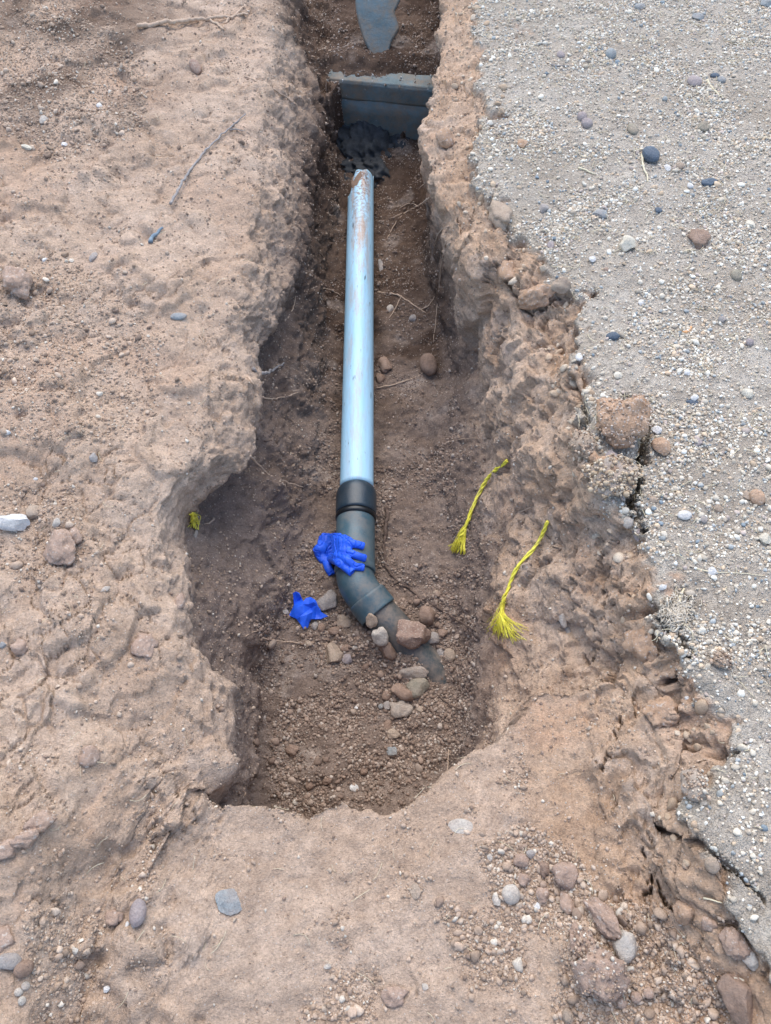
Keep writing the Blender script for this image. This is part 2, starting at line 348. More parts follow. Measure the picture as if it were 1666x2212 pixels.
D += fine*(.5-f1)*((.003*lump+.008*lump2)*m_bank+(.002+.008*cob)*m_wallR*(1-m_ledge)+.014*m_wallL+.003*m_ledge+.008*m_floor)
D += fine*m_grav*.011
D += -fine*ss(.07, .0, f2-f1)*(.012*m_wallR*(1-m_ledge)*ss(.5, .7, cid)*cob+(.003*lump+.007*lump2*ss(.4,.6,cid))*m_bank)       # open joints between clods
D += fine*(.5-g1)*(.0024*m_bank*(.3+lump)+(.003+.007*ss(-.2,.4,noise(P, .11, 79)))*wr+.0014*m_ledge+.007*m_floor*(.4+lump)+.0022*m_grav)
D += fine*rough*(.0018*m_bank+.0045*wr+.0011*m_ledge+.004*m_floor+.0016*m_grav)
wmask = np.clip(m_wallR*(1-m_ledge)*(.16+.30*rim+.18*ss(0,.4,noise(P,.17,158)))+.28*m_wallL*(1-.75*ss(1.45, 1.25, Y)), 0, 1)
D += fine*(f0*(.27*m_wallR*(1-m_ledge)*(Y < 2.2)+.15*m_wallL+.10*m_bank)+fa*(.95*wmask+.16*lump2*m_bank+.05*m_ledge)+fb*(.85*wmask+.16*lump2*m_bank+.06*m_ledge+.2*m_floor)+fc*(.30*wmask+.09*m_wallL+.13*m_wallR+(.05+.12*lump2)*m_bank+.10*m_ledge+.35*m_floor+.3*m_grav))
pit = ss(.18, .42, noise(P, .016, 91))*ss(-.3, .2, noise(P, .15, 92))
D -= fine*pit*.007*(m_wallL*.9+.25*m_bank+.35*m_wallR*(1-m_ledge))
# terraces left by the digger bucket along the left bank
st = ss(.15, .33, noise(P*np.array([1, 1, .4]), .19, 63)+.35*noise(P, .05, 64)); D += fine*st*(.016*m_bank+.012*m_wallL+.004*m_ledge)

# cracks in the gravel crust and the right wall
def seg_dist(px, py, pts):
    d = np.full(px.shape, 9.); 
    for a, b in zip(pts[:-1], pts[1:]):
        ax, ay = a.x, a.y; bx, by = b.x-a.x, b.y-a.y; t = np.clip(((px-ax)*bx+(py-ay)*by)/(bx*bx+by*by+1e-9), 0, 1)
        d = np.minimum(d, np.hypot(px-ax-t*bx, py-ay-t*by))
    return d
wob = .010*noise(P, .03, 71)+.005*noise(P, .011, 72)
cracks = [([(1355,872),(1372,888),(1395,925),(1392,965),(1378,1010),(1376,1060),(1362,1085)], 0., .019, .14),
          ([(1376,1060),(1378,1100),(1384,1140)], 0., .011, .08), ([(1225,830),(1243,870),(1262,930),(1240,955)], -.04, .009, .05),
          ([(1395,1330),(1425,1375),(1470,1405)], -.05, .006, .04), ([(1462,1398),(1478,1425),(1452,1470)], -.03, .008, .06),
          ([(1495,1600),(1560,1625),(1605,1612)], 0., .006, .05), ([(1440,1750),(1480,1790),(1545,1850),(1600,1895),(1640,1940)], 0., .007, .05),
          ([(1340,1560),(1330,1620),(1300,1660)], -.13, .006, .03), ([(1400,1840),(1410,1890),(1402,1935)], -.1, .008, .045),
          ([(1300,1240),(1310,1330),(1280,1400)], -.12, .004, .02), ([(1500,1985),(1460,1950),(1440,1900)], -.06, .006, .04),
          ([(1080,560),(1150,645),(1215,640)], -.02, .006, .03), ([(430,1330),(350,1370),(300,1370)], -.06, .005, .015)]
for pts, z, wd, dp in cracks:
    q = [U(u, v, z) for u, v in pts]; d = seg_dist(P[..., 0]+1.4*wob, P[..., 1]-1.2*wob, q); wv = wd*(.75+.9*noise(P, .035, 74)); wv = np.maximum(wv, 1e-4)
    D -= fine*dp*.9*ss(1, .3, d/wv)*(wv > .0018)
# gouges and steps on the left bank / caves under its lip
def blob(u, v, z, r, a, ex=1.):
    c = U(u, v, z); d = np.sqrt(((P[..., 0]-c.x)/ex)**2+(P[..., 1]-c.y)**2+(P[..., 2]-c.z)**2)/r; return a*np.exp(-d*d*1.6)
for b_ in [(575,770,-.36,.06,-.035,1),(462,1650,-.2,.05,.035,1),(300,1010,-.05,.09,.02,1.4),(190,1330,-.03,.1,.02,1.5),
           (790,1385,-.65,.06,.040,1.3),(875,1425,-.66,.06,.045,1.2),(820,1360,-.64,.04,.03,1),(960,420,-.15,.06,-.03,1),(1140,610,-.05,.07,.018,1),(700,1650,-.68,.12,.02,1),(930,2150,-.2,.06,.015,1),(1270,2060,-.15,.11,.03,1),(90,1800,-.1,.07,.02,1.5),(240,1860,-.13,.06,-.015,1.6),
           (640,900,-.45,.06,.012,1.),(1440,1600,-.1,.08,.025,1),(1500,1800,-.05,.06,.02,1),(1080,860,-.3,.07,.015,1),(1350,1230,-.1,.06,.025,1),(1290,1370,-.16,.07,.028,1),(1400,1480,-.12,.055,.03,1.2),(1450,1670,-.08,.05,.03,1),(1380,1740,-.14,.06,.02,1),(1440,1850,-.1,.05,.025,1),(1330,1500,-.17,.05,.022,1),(1200,1250,-.22,.06,.02,1),(1150,1000,-.2,.07,.02,1),(1180,760,-.1,.06,.02,1),(1120,700,-.12,.05,.018,1),(1270,1120,-.12,.05,.02,1),(1480,1930,-.06,.045,.025,1.2),(1520,2060,-.08,.05,.02,1.2)]:
    D += fine*blob(*b_)
P = P+Nn*D[..., None]
P[..., 0] += fine*.006*noise(P, .04, 83)*wr; 
Nn = normals(P)
V = P.reshape(-1, 3).astype(np.float32)
i = np.arange(T-1)[:, None]*S; j = np.arange(S-1)[None]
Fq = np.stack([i+j, i+j+1, i+S+j+1, i+S+j], -1).reshape(-1, 4)
me = mesh_np('ground', V, Fq)
trench = ss(4.7, 5.4, pr)*(1-ss(13.6, 14.3, pr))
m_damp_shade = np.clip(ss(1.5, 2.7, Y+.15*noise(P, .3, 61))*ss(-.12, -.38, P[..., 2])*trench*.9+ss(3.3, 3.42, Y)*trench*.8+ .5*ss(-.1, .35, noise(P, .12, 62))*m_floor*ss(1.2, 2, Y)
                 +.75*ss(2.2, 2.9, Y)*ss(-.6, -1.15, X)*ss(-.25, .3, noise(P, .2, 66)), 0, 1)  # damp and dark soil, plus shade of the far trench put into colour
zl = P[..., 2]+.05*noise(P, .15, 67); m_low_shade = np.clip((ss(-.17, -.36, zl)*(pr < 9.5)+ss(-.40, -.50, zl)*(pr >= 9.5))*trench, 0, 1)  # shade of the lower trench painted into the soil by height
crust = ss(.30, .55, noise(P, .10, 65))*.5*(m_wallR+.5*m_wallL+.5*m_bank+m_floor)
ora = np.clip(ss(.1, .5, noise(P, .25, 69))*(.7*m_wallR+.35*m_bank)*(1-m_low_shade), 0, 1)
add_attr(me, 'zone', np.stack([m_grav, m_clay*(1-m_low_shade), m_damp_shade], -1).reshape(-1, 3))
add_attr(me, 'zone2', np.stack([m_low_shade, ora, crust], -1).reshape(-1, 3))
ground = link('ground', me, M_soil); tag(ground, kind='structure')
# camera-independent lookup of the surface
bvh = BVHTree.FromPolygons([tuple(v) for v in V.tolist()], [tuple(f) for f in Fq.tolist()])

extra = []                                        # other solid meshes that things may rest on
def cast(u, v, use_extra=False):
    r = (RT*((u-CU)/F)+UP*((CV-v)/F)+FWD).normalized(); best = None
    for b in [bvh]+(extra if use_extra else []):
        h = b.ray_cast(CAM, r)
        if h[0] is not None and (best is None or h[3] < best[2]):
            n = h[1] if h[1].dot(r) < 0 else -h[1]; best = (h[0], n, h[3])
    if best is None: return U(u, v, 0), Vector((0, 0, 1)), 2.
    return best
def depth(p): return (p-CAM).dot(FWD)
def soft_normal(p, r=.02):
    n = Vector((0, 0, 0))
    for q in bvh.find_nearest_range(p, r)[:60]: n += q[1] if q[1].z > -.3 else -q[1]
    return n.normalized() if n.length > 1e-6 else Vector((0, 0, 1))

# ------------------------------------------------------------------ loose grains: gravel and crumbs (uncountable, stuff)
def ico(sub):
    bm = bmesh.new(); bmesh.ops.create_icosphere(bm, subdivisions=sub, radius=1); bm.verts.ensure_lookup_table()
    V = np.array([v.co[:] for v in bm.verts]); Fc = np.array([[v.index for v in f.verts] for f in bm.faces]); bm.free(); return V, Fc
_a = np.arange(4)*PI/2
I0 = (np.array([(math.cos(a), math.sin(a), -.3) for a in _a]+[(.62*math.cos(a), .62*math.sin(a), .72) for a in _a+.6]), np.array([(i, (i+1) % 4, 4+i) for i in range(4)]+[(4+i, (i+1) % 4, 4+(i+1) % 4) for i in range(4)]+[(4, 5, 6), (4, 6, 7)]))
I1, I2, I3, I4 = ico(1), ico(2), ico(3), ico(4)
def rockify(I, seed, planes=7, rough=.16, sharp=.72):
    V, Fc = I; V = V.copy(); r = np.random.default_rng(seed)
    for _ in range(planes):
        n = r.normal(size=3); n /= np.linalg.norm(n); c = r.uniform(sharp, .93); d = V@n; V -= np.outer(np.maximum(d-c, 0), n)
    s = seed*3.7 % 50
    V = V*(1+rough*noise(V+s, .9, 3)+rough*.6*noise(V+s, .4, 4))[:, None]
    if len(V) > 400: V = V*(1+rough*.28*noise(V+s, .16, 5)+rough*.15*noise(V+s, .08, 6))[:, None]
    return V, Fc
def scatter(name, n, W, size, colours, kind_label, flat=.7, sub=None, sink=.25, variants=10, smooth=False, seed=1, cp=None):
    sub = sub or I0; r = np.random.default_rng(seed)
    E = np.linalg.norm(np.cross(np.gradient(P, axis=0), np.gradient(P, axis=1)), axis=-1)*W
    cdf = np.cumsum(E.ravel()); k = np.searchsorted(cdf, r.random(n)*cdf[-1]); ti, si = np.divmod(k, S)
    ti = np.clip(ti, 1, T-2); si = np.clip(si, 1, S-2); a = r.random(n)[:, None]; b = r.random(n)[:, None]
    p = (P[ti, si]*(1-a)+P[ti+1, si]*a)*(1-b)+(P[ti, si+1]*(1-a)+P[ti+1, si+1]*a)*b; nn = Nn[ti, si]
    nn = np.where(nn[:, 2:] < 0, -nn, nn)
    sz = size(r, n, p)
    vs = [rockify(sub, seed*100+q, 9, .20, .50 if not smooth else .75) for q in range(variants)]
    which = r.integers(0, variants, n); Vs = np.stack([v[0] for v in vs])[which]                     # n,k,3
    sc = np.stack([r.uniform(.75, 1.3, n), r.uniform(.75, 1.1, n), r.uniform(flat*.75, flat*1.2, n)], -1)*sz[:, None]
    th = r.random(n)*2*PI; Vs = Vs*sc[:, None]; c, s = np.cos(th)[:, None], np.sin(th)[:, None]
    Vs = np.stack([Vs[..., 0]*c-Vs[..., 1]*s, Vs[..., 0]*s+Vs[..., 1]*c, Vs[..., 2]], -1)
    nn = nn+r.normal(size=(n, 3))*.25; nn /= np.linalg.norm(nn, axis=1)[:, None]
    t = np.cross(nn, [0, 1, 0.01]); t /= np.linalg.norm(t, axis=1)[:, None]; bb = np.cross(nn, t)
    Vw = Vs[..., :1]*t[:, None]+Vs[..., 1:2]*bb[:, None]+Vs[..., 2:]*nn[:, None]+(p+nn*(sz*flat*(1-2*sink))[:, None])[:, None]
    kk = Vs.shape[1]; Fc = (np.arange(n)[:, None, None]*kk+sub[1][None]).reshape(-1, 3)
    me = mesh_np(name, Vw.reshape(-1, 3), Fc)
    pal = np.array(colours, np.float32); ci = r.choice(len(pal), n, p=cp); col = pal[ci]*r.uniform(.8, 1.2, n)[:, None]
    add_attr(me, 'Col', np.repeat(np.clip(col, 0, .9), kk, 0))
    o = link(name, me, M_grain, smooth=smooth); tag(o, kind_label[0], kind_label[1], kind='stuff'); return o
M_grain = attr_material('grains')
view = ((Y > -.12) & (Y < 4.5) & (np.abs(X) < .62+.36*np.clip(Y, 0, 9)) & (pr > 3) & (pr < 16.5)).astype(float)
lognorm = lambda med, sg, mx: (lambda r, n, p: np.minimum(med*np.exp(sg*r.normal(size=n)), mx))
patch = ss(-.25, .35, noise(P, .14, 101)+.5*noise(P, .05, 102))
GC = [(0.632, 0.556, 0.448),(0.714, 0.661, 0.560),(0.510, 0.441, 0.347),(0.408, 0.346, 0.275),(0.367, 0.378, 0.366),(0.592, 0.451, 0.315),(0.796, 0.766, 0.682),(0.224, 0.262, 0.285),(0.469, 0.388, 0.335)]
GP = [.22,.15,.2,.13,.07,.1,.06,.02,.05]
scatter('gravel', 56000, view*m_grav*(.3+1.1*patch), lognorm(.0031, .34, .006), GC, ('fine pale gravel covering the flat ground right of the trench', 'gravel'), flat=.65, seed=2, cp=GP)
scatter('gravel', 17000, view*m_grav*(.12+1.3*patch*ss(-.2,.35,noise(P,.28,120))), lognorm(.0045, .24, .0085), GC, ('pale angular grit between the pebbles right of the trench', 'gravel'), flat=.7, seed=22, cp=GP)
scatter('gravel', 2600, view*m_grav*(.3+patch), lognorm(.0062, .24, .011), GC, ('larger rounded pebbles strewn through the pale gravel right of the trench', 'pebbles'), flat=.62, sub=I2, smooth=True, seed=3, cp=GP)
band = (pr > 14.35)*(pr < 15.05)*(Nn[..., 2] > .1)
scatter('crust_bits', 420, view*band*ss(-.3,.3,noise(P,.12,121)), lognorm(.0068, .45, .020), [(.50,.38,.27),(.44,.32,.22),(.56,.46,.35)], ('crumbly bits of clay and gravel crust along the broken right rim', 'soil lumps'), flat=.75, sub=I2, sink=.45, seed=23)
def region(pts, z, soft=.03):
    q = [U(u, v, z) for u, v in pts]; c = np.zeros(X.shape, bool)
    for a, b in zip(q, q[1:]+q[:1]):
        cond = ((a.y > Y) != (b.y > Y)); c ^= cond & (X < (b.x-a.x)*(Y-a.y)/((b.y-a.y) or 1e-9)+a.x)
    d = seg_dist(X, Y, q+q[:1]); return np.where(c, 1., ss(soft, 0, d))
SC = [(0.428, 0.317, 0.235),(0.347, 0.251, 0.181),(0.490, 0.384, 0.294),(0.286, 0.205, 0.153),(0.571, 0.501, 0.411)]; SP = [.34,.26,.2,.14,.06]
SD = [(0.296, 0.215, 0.165),(0.224, 0.158, 0.121),(0.357, 0.276, 0.220),(0.428, 0.358, 0.300)]; SDP = [.35,.3,.25,.1]
pitf = m_floor*(ss(-.3, .3, noise(P, .11, 103)+.4*noise(P, .04, 104)))
heap = region([(560,1400),(640,1340),(760,1330),(960,1300),(1020,1400),(1000,1560),(900,1700),(640,1760),(570,1640),(620,1520),(780,1500),(740,1430),(600,1440)], -.66)
side = m_floor*(ss(2.1, 1.5, Y))
scatter('soil_crumbs', 30000, view*(pitf*(.35+side*.7)+heap*1.3*(.15+ss(-.2,.3,noise(P,.09,109)))*(pr > 8)*(pr < 12)*ss(0, .05, Y-ylip)), lognorm(.0029, .42, .0095), SD, ('loose dark soil crumbs covering the floor of the trench and pit', 'soil crumbs'), flat=.75, seed=4, cp=SDP)
scatter('soil_crumbs', 170, view*heap*(pr > 8)*(pr < 12)*ss(0, .05, Y-ylip), lognorm(.0078, .3, .015), SD, ('coarse soil lumps heaped over the floor of the near pit', 'soil lumps'), flat=.75, sub=I2, seed=14, cp=SDP)
scatter('soil_crumbs', 1900, view*(heap*(pr > 8)*(pr < 12)*ss(0, .05, Y-ylip)*(.2+ss(-.2,.3,noise(P,.07,119)))+.12*side*patch), lognorm(.0052, .25, .009), SD, ('angular brown soil bits on the floor of the pit', 'soil bits'), flat=.75, sub=I1, seed=24, cp=SDP)
pa = region([(0,600),(120,540),(330,700),(300,900),(120,960),(0,930)], 0)+region([(0,100),(120,0),(300,120),(300,260),(120,340),(0,280)], 0)*1.3+region([(0,1040),(150,1050),(160,1180),(60,1260),(0,1200)], 0)*1.2+region([(0,1980),(240,1990),(260,2212),(0,2212)], -.1)*1.5+region([(130,2020),(300,1990),(260,2080),(160,2110)], -.1)
bankp = ss(.0, .5, noise(P, .16, 105)+.5*noise(P, .05, 106))
scatter('bank_crumbs', 26000, view*m_bank*(.14+bankp*.45+pa*.9), lognorm(.0028, .42, .009), SC, ('loose reddish soil crumbs strewn over the sloping left bank', 'soil crumbs'), seed=5, cp=SP)
scatter('bank_crumbs', 330, view*m_bank*(.02+bankp*.15+pa*.9), lognorm(.0075, .32, .014), SC, ('coarse soil lumps lying in patches on the left bank', 'soil lumps'), sub=I2, seed=15, cp=SP)
pe = region([(1050,1850),(1130,1800),(1220,1850),(1280,1950),(1240,2010),(1100,1990)], -.17)*1.8+region([(1240,2040),(1300,1960),(1400,1980),(1500,2100),(1560,2212),(1220,2212)], -.14)*1.2+region([(960,1970),(1100,2030),(1120,2130),(1020,2110)], -.18)+region([(720,2130),(800,2110),(760,2212),(660,2212)], -.18)*.7
ledp = ss(.25, .6, noise(P, .1, 107)+.4*noise(P, .03, 108))
scatter('ledge_crumbs', 14000, view*(m_ledge*(.035+ledp*.5)+pe*(pr < 14.9)), lognorm(.0026, .42, .009), SC, ('small soil crumbs scattered over the dusty ledge in front of the pit', 'soil crumbs'), seed=6, cp=SP)
scatter('ledge_crumbs', 210, view*pe*(pr < 14.9), lognorm(.0072, .35, .014), SC, ('coarse soil lumps gathered on the ledge at the foot of the right bank', 'soil lumps'), sub=I2, seed=16, cp=SP)
scatter('wall_crumbs', 9000, view*(wr*(1-m_ledge)*(Nn[..., 2] > .25))*(.3+patch), lognorm(.0029, .4, .009), SC, ('soil crumbs caught on the rough trench walls', 'soil crumbs'), seed=7, cp=SP)

# ------------------------------------------------------------------ buried concrete at the far end
def box_mesh(sx, sy, sz, n, amp, seed):           # subdivided rough block, origin at its centre
    bm = bmesh.new(); bmesh.ops.create_cube(bm, size=1)
    bmesh.ops.scale(bm, vec=(sx, sy, sz), verts=bm.verts); bmesh.ops.bevel(bm, geom=bm.edges[:], offset=.006, segments=2, affect='EDGES')
    bmesh.ops.subdivide_edges(bm, edges=[e for e in bm.edges if e.calc_length() > .05], cuts=n, use_grid_fill=True)
    Vv = np.array([v.co[:] for v in bm.verts]); nz = noise(Vv, .05, seed)*amp+noise(Vv, .015, seed+1)*amp*.6
    bm.normal_update()
    for v, d in zip(bm.verts, nz): v.co += v.normal*float(d)
    me = bpy.data.meshes.new('block'); bm.to_mesh(me); bm.free(); return me
m, nt, b = new_mat('concrete'); v = coords(nt)
c = mix(nt, (.10, .142, .15), (.185, .235, .245), tnoise(nt, v, 14, 7, .65)); c = mix(nt, c, (.25, .18, .12), tnoise(nt, v, 11, 8, .78, .42, .66)); c = mix(nt, c, (.5, .52, .52), tnoise(nt, v, 38, 4, .7, .66, .76))
nt.links.new(c, b.inputs['Base Color']); b.inputs['Roughness'].default_value = .85; bump(nt, b, [(tnoise(nt, v, 80, 6, .7, 0, 1), .004)]); M_conc = m
m, nt, b = new_mat('wet_mortar'); v = coords(nt)
c = mix(nt, (.020, .024, .028), (.075, .078, .082), tnoise(nt, v, 30, 7, .65)); nt.links.new(c, b.inputs['Base Color']); b.inputs['Roughness'].default_value = .7
bump(nt, b, [(tnoise(nt, v, 120, 6, .7, 0, 1), .006)]); M_mort = m

pA, pB = U(715, 192, -.335), U(950, 214, -.35)
ctr = (pA+pB)/2; ang = math.atan2(pB.y-pA.y, pB.x-pA.x)
beam = link('concrete_beam', box_mesh((pB-pA).length+.03, .10, .088, 7, .003, 5), M_conc)
beam.location = ctr+Vector((.006, .05, 0)); beam.rotation_euler = (math.radians(4), math.atan2(pA.z-pB.z, (pB-pA).length)*.9, ang)
tag(beam, 'grey concrete beam laid across the trench beyond the end of the pipe', 'concrete beam')
pnl = link('concrete_panel', box_mesh((pB-pA).length-.01, .05, .42, 6, .003, 9), M_conc)
pnl.location = ctr+Vector((.012, .033, -.25)); pnl.rotation_euler = (math.radians(3), .02, ang)
tag(pnl, 'upright concrete panel recessed beneath the beam, foot buried in wet mortar', 'concrete panel')
# slab farther back: irregular plate leaning out of the soil
pts = [(770,-60),(768,10),(774,45),(786,84),(800,112),(818,128),(838,118),(846,88),(863,60),(852,25),(866,-5),(862,-60)]
q = []
for (u, v_) in pts:
    r = RT*((u-CU)/F)+UP*((CV-v_)/F)+FWD                                     # on a plane that leans back
    n = Vector((0, -.75, .66)).normalized(); c0 = U(815, 100, -.235); t = (c0-CAM).dot(n)/r.dot(n); q.append(CAM+r*t+n*.004)
bm = bmesh.new(); nrm = Vector((0, -.75, .66)).normalized(); cen = sum(q, Vector())/len(q)
fr = [bm.verts.new(p-cen) for p in q]; bk = [bm.verts.new(p-cen-nrm*.04) for p in q]
bm.faces.new(fr); bm.faces.new(bk[::-1])
for i_ in range(len(q)): bm.faces.new((fr[i_], bk[i_], bk[(i_+1) % len(q)], fr[(i_+1) % len(q)]))
bmesh.ops.recalc_face_normals(bm, faces=bm.faces[:]); bmesh.ops.bevel(bm, geom=bm.edges[:], offset=.004, segments=2, affect='EDGES')
me = bpy.data.meshes.new('slab'); bm.to_mesh(me); bm.free(); o = link('concrete_slab', me, M_conc, smooth=False); o.location = cen
tag(o, 'broken grey concrete slab leaning from the soil at the far end, behind the beam', 'concrete slab')
# mortar heap
Vm, Fm = ico(6); Vm = Vm.copy(); c0 = U(806, 352, -.60); top = U(806, 300, -.52)
Vm = Vm*np.array([.29, .36, .12]); Vm *= (1+.18*noise(Vm, .10, 3)+.18*noise(Vm, .045, 4)+.16*noise(Vm, .026, 5)+.11*noise(Vm, .012, 6)-.10*np.abs(noise(Vm, .03, 7)))[:, None]
Vm[:, 2] += .55*np.clip(Vm[:, 1], -.1, .3)-.22*Vm[:, 0]
me = mesh_np('mortar', Vm, Fm); o = link('mortar_heap', me, M_mort); o.location = (c0.x+.04, c0.y+.10, -.632); mortar = o
tag(o, 'dark wet lump of mortar heaped between the pipe end and the concrete panel', 'mortar')

# ------------------------------------------------------------------ pipes
def lathe(path, prof, k=72, jag=None):            # prof: radius per path point
    return tube(path, prof, k, cap=False)
def pipe_mesh(path, r_out, thick, k=72, name='tube', endfun=None):
    path = np.asarray(path, float); Tt, A, B = frames(path); th = np.arange(k)*2*PI/k; n = len(path)
    ro = np.broadcast_to(np.asarray(r_out, float), (n,)); ri = ro-thick
    def ring(rr): return path[:, None]+rr[:, None, None]*(np.cos(th)[None, :, None]*A[:, None]+np.sin(th)[None, :, None]*B[:, None])
    O, I_ = ring(ro), ring(ri)
    if endfun is not None:
        s = np.linspace(0, 1, n); off = endfun(A[-1], B[-1], th)
        for W_ in (O, I_): W_ += (ss(.86, 1, s)[:, None]*off[None])[..., None]*Tt[-1]
    V = np.vstack([O.reshape(-1, 3), I_.reshape(-1, 3)]); i = np.arange(n-1)[:, None]*k; j = np.arange(k)[None]; j2 = (j+1) % k; m = n*k
    f = [np.stack([i+j, i+j2, i+k+j2, i+k+j], -1).reshape(-1, 4), np.stack([m+i+j, m+i+k+j, m+i+k+j2, m+i+j2], -1).reshape(-1, 4)]
    j = np.arange(k); j2 = (j+1) % k; e = (n-1)*k
    f += [np.stack([j, m+j, m+j2, j2], -1), np.stack([e+j, e+j2, m+e+j2, m+e+j], -1)]
    Fc = np.vstack(f); me = mesh_np(name, V, Fc); extra.append(BVHTree.FromPolygons([tuple(x) for x in V.tolist()], [tuple(x) for x in Fc.tolist()])); return me

m, nt, b = new_mat('grey_pvc'); v = coords(nt)
sp = N(nt, 'ShaderNodeMapping'); nt.links.new(v, sp.inputs[0]); sp.inputs['Scale'].default_value = (1, .12, 1); vs_ = sp.outputs[0]
geo = N(nt, 'ShaderNodeNewGeometry'); sx = N(nt, 'ShaderNodeSeparateXYZ'); nt.links.new(geo.outputs['Position'], sx.inputs[0]); sn = N(nt, 'ShaderNodeSeparateXYZ'); nt.links.new(geo.outputs['Normal'], sn.inputs[0])
c = mix(nt, (.32, .58, .77), (.41, .66, .84), tnoise(nt, vs_, 16, 5, .6))
up = N(nt, 'ShaderNodeMapRange'); up.inputs[1].default_value = .55; up.inputs[2].default_value = .95; nt.links.new(sn.outputs[2], up.inputs[0])
dirt = math_(nt, 'MULTIPLY', tnoise(nt, vs_, 30, 9, .80, .44, .57), math_(nt, 'MULTIPLY', up.outputs[0], .9))
farr = N(nt, 'ShaderNodeMapRange'); farr.inputs[1].default_value = 1.5; farr.inputs[2].default_value = 3.0; farr.inputs[3].default_value = .35; farr.inputs[4].default_value = 1.1; nt.links.new(sx.outputs[1], farr.inputs[0])
c = mix(nt, c, (.42, .27, .18), math_(nt, 'MULTIPLY', dirt, farr.outputs[0]))
edge = N(nt, 'ShaderNodeMapRange'); edge.inputs[1].default_value = 2.55; edge.inputs[2].default_value = 3.0; nt.links.new(sx.outputs[1], edge.inputs[0])
cl = math_(nt, 'MULTIPLY', math_(nt, 'MULTIPLY', tnoise(nt, v, 75, 6, .7, .46, .56), up.outputs[0]), edge.outputs[0])
c = mix(nt, c, (.20, .115, .08), cl)
c = mix(nt, c, (.06, .08, .10), math_(nt, 'MULTIPLY', tnoise(nt, vs_, 95, 3, .6, .66, .70), .8))                    # dark scrapes
c = mix(nt, c, (.62, .70, .78), math_(nt, 'MULTIPLY', tnoise(nt, vs_, 60, 4, .7, .64, .70), .5))                    # pale scuffs
nt.links.new(c, b.inputs['Base Color']); b.inputs['Roughness'].default_value = .38; b.inputs['Specular IOR Level'].default_value = .5
bump(nt, b, [(tnoise(nt, vs_, 90, 4, .6, 0, 1), .0012)]); M_pvc = m

def black_plastic(name, dustamt, c1=(.022, .034, .042), c2=(.045, .062, .072)):
    m, nt, b = new_mat(name); v = coords(nt)
    c = mix(nt, c1, c2, tnoise(nt, v, 12, 5, .6)); sn = N(nt, 'ShaderNodeSeparateXYZ'); g = N(nt, 'ShaderNodeNewGeometry'); nt.links.new(g.outputs['Normal'], sn.inputs[0])
    up = N(nt, 'ShaderNodeMapRange'); up.inputs[1].default_value = .2; up.inputs[2].default_value = .95; nt.links.new(sn.outputs[2], up.inputs[0])
    d = math_(nt, 'MULTIPLY', math_(nt, 'MULTIPLY', tnoise(nt, v, 22, 8, .72, .40, .68), up.outputs[0]), dustamt)
    c = mix(nt, c, (.27, .21, .165), d)
    c = mix(nt, c, (.5, .45, .4), math_(nt, 'MULTIPLY', tnoise(nt, v, 140, 3, .7, .70, .74), .5))
    nt.links.new(c, b.inputs['Base Color']); r = math_(nt, 'ADD', .36, math_(nt, 'MULTIPLY', d, .6)); nt.links.new(r, b.inputs['Roughness'])
    bump(nt, b, [(tnoise(nt, v, 150, 4, .6, 0, 1), .0008)]); return m
M_blk = black_plastic('black_rubber', .10, (.012, .026, .040), (.022, .042, .06)); M_elb = black_plastic('dark_teal_plastic', .50, (.030, .074, .100), (.062, .128, .158)); M_out = black_plastic('dusty_dark_plastic', 1.1, (.03, .048, .056), (.06, .08, .09))
m, nt, b = new_mat('seal_black'); b.inputs['Base Color'].default_value = (.006, .008, .01, 1); b.inputs['Roughness'].default_value = .4; M_seal = m

ZP = -.562; a0, a1 = U(771, 1040, ZP), U(779.5, 432, ZP+.004); dv = (a1-a0)
path = [a0-dv*.02+dv*1.02*t for t in np.linspace(0, 1, 90)]
def broken(A, B, th):
    side = np.cos(th)[:, None]*A[None]+np.sin(th)[:, None]*B[None]            # direction of each generator
    x, z = side[:, 0], side[:, 2]
    o = .135*ss(-.75, -.15, x+.15*z)+.03*(z < 0) + .006*np.sin(th*5)+.002*np.sin(th*11+1)
    return o
pipe = link('drain_pipe', pipe_mesh(path, .0555, .0035, 96, 'pipe', broken), M_pvc)
tag(pipe, 'long pale blue grey plastic drain pipe with a broken far end, lying along the trench', 'pipe')

root = empty('pipe_coupling', a0, 'dark plastic elbow fitting with wide black collar on the near end of the pipe', 'pipe fitting')
def W2L(me, root):
    co = np.empty(len(me.vertices)*3, np.float32); me.vertices.foreach_get('co', co); co = (co.reshape(-1, 3)-np.array(root.location, np.float32)); me.vertices.foreach_set('co', co.ravel()); me.update(); return me
def on(u, v, z): return U(u, v, z)
d0 = (on(766, 1180, ZP)-on(770.5, 1050, ZP)).normalized()
cA, cB = on(770.5, 1058, ZP+.004), on(769, 1113, ZP+.004)
pp = np.array([cA.lerp(cB, t) for t in np.linspace(0, 1, 14)]); rr = np.array([.0585, .0625, .0645, .0655]+[.0660]*8+[.0655, .0640])
link('collar', W2L(pipe_mesh(pp, rr, .005, 72, 'collar'), root), M_blk, root)
sA, sB = on(769, 1114, ZP+.002), on(768.7, 1124, ZP+.002)
pp = np.array([sA.lerp(sB, t) for t in np.linspace(0, 1, 5)]); link('seal_ring', W2L(pipe_mesh(pp, [.0635, .0655, .066, .0655, .0625], .006, 72, 'ring'), root), M_seal, root)
root.name = 'elbow_fitting'
sp_ = resample([on(769, 1100, ZP), on(768, 1150, ZP), on(767.5, 1200, ZP), on(767, 1238, ZP-.001)], .004)
link('straight_socket', W2L(pipe_mesh(sp_, [.0618]*(len(sp_)-6)+[.0625, .0635, .064, .064, .063, .0615], .004, 72, 'sock'), root), M_elb, root)
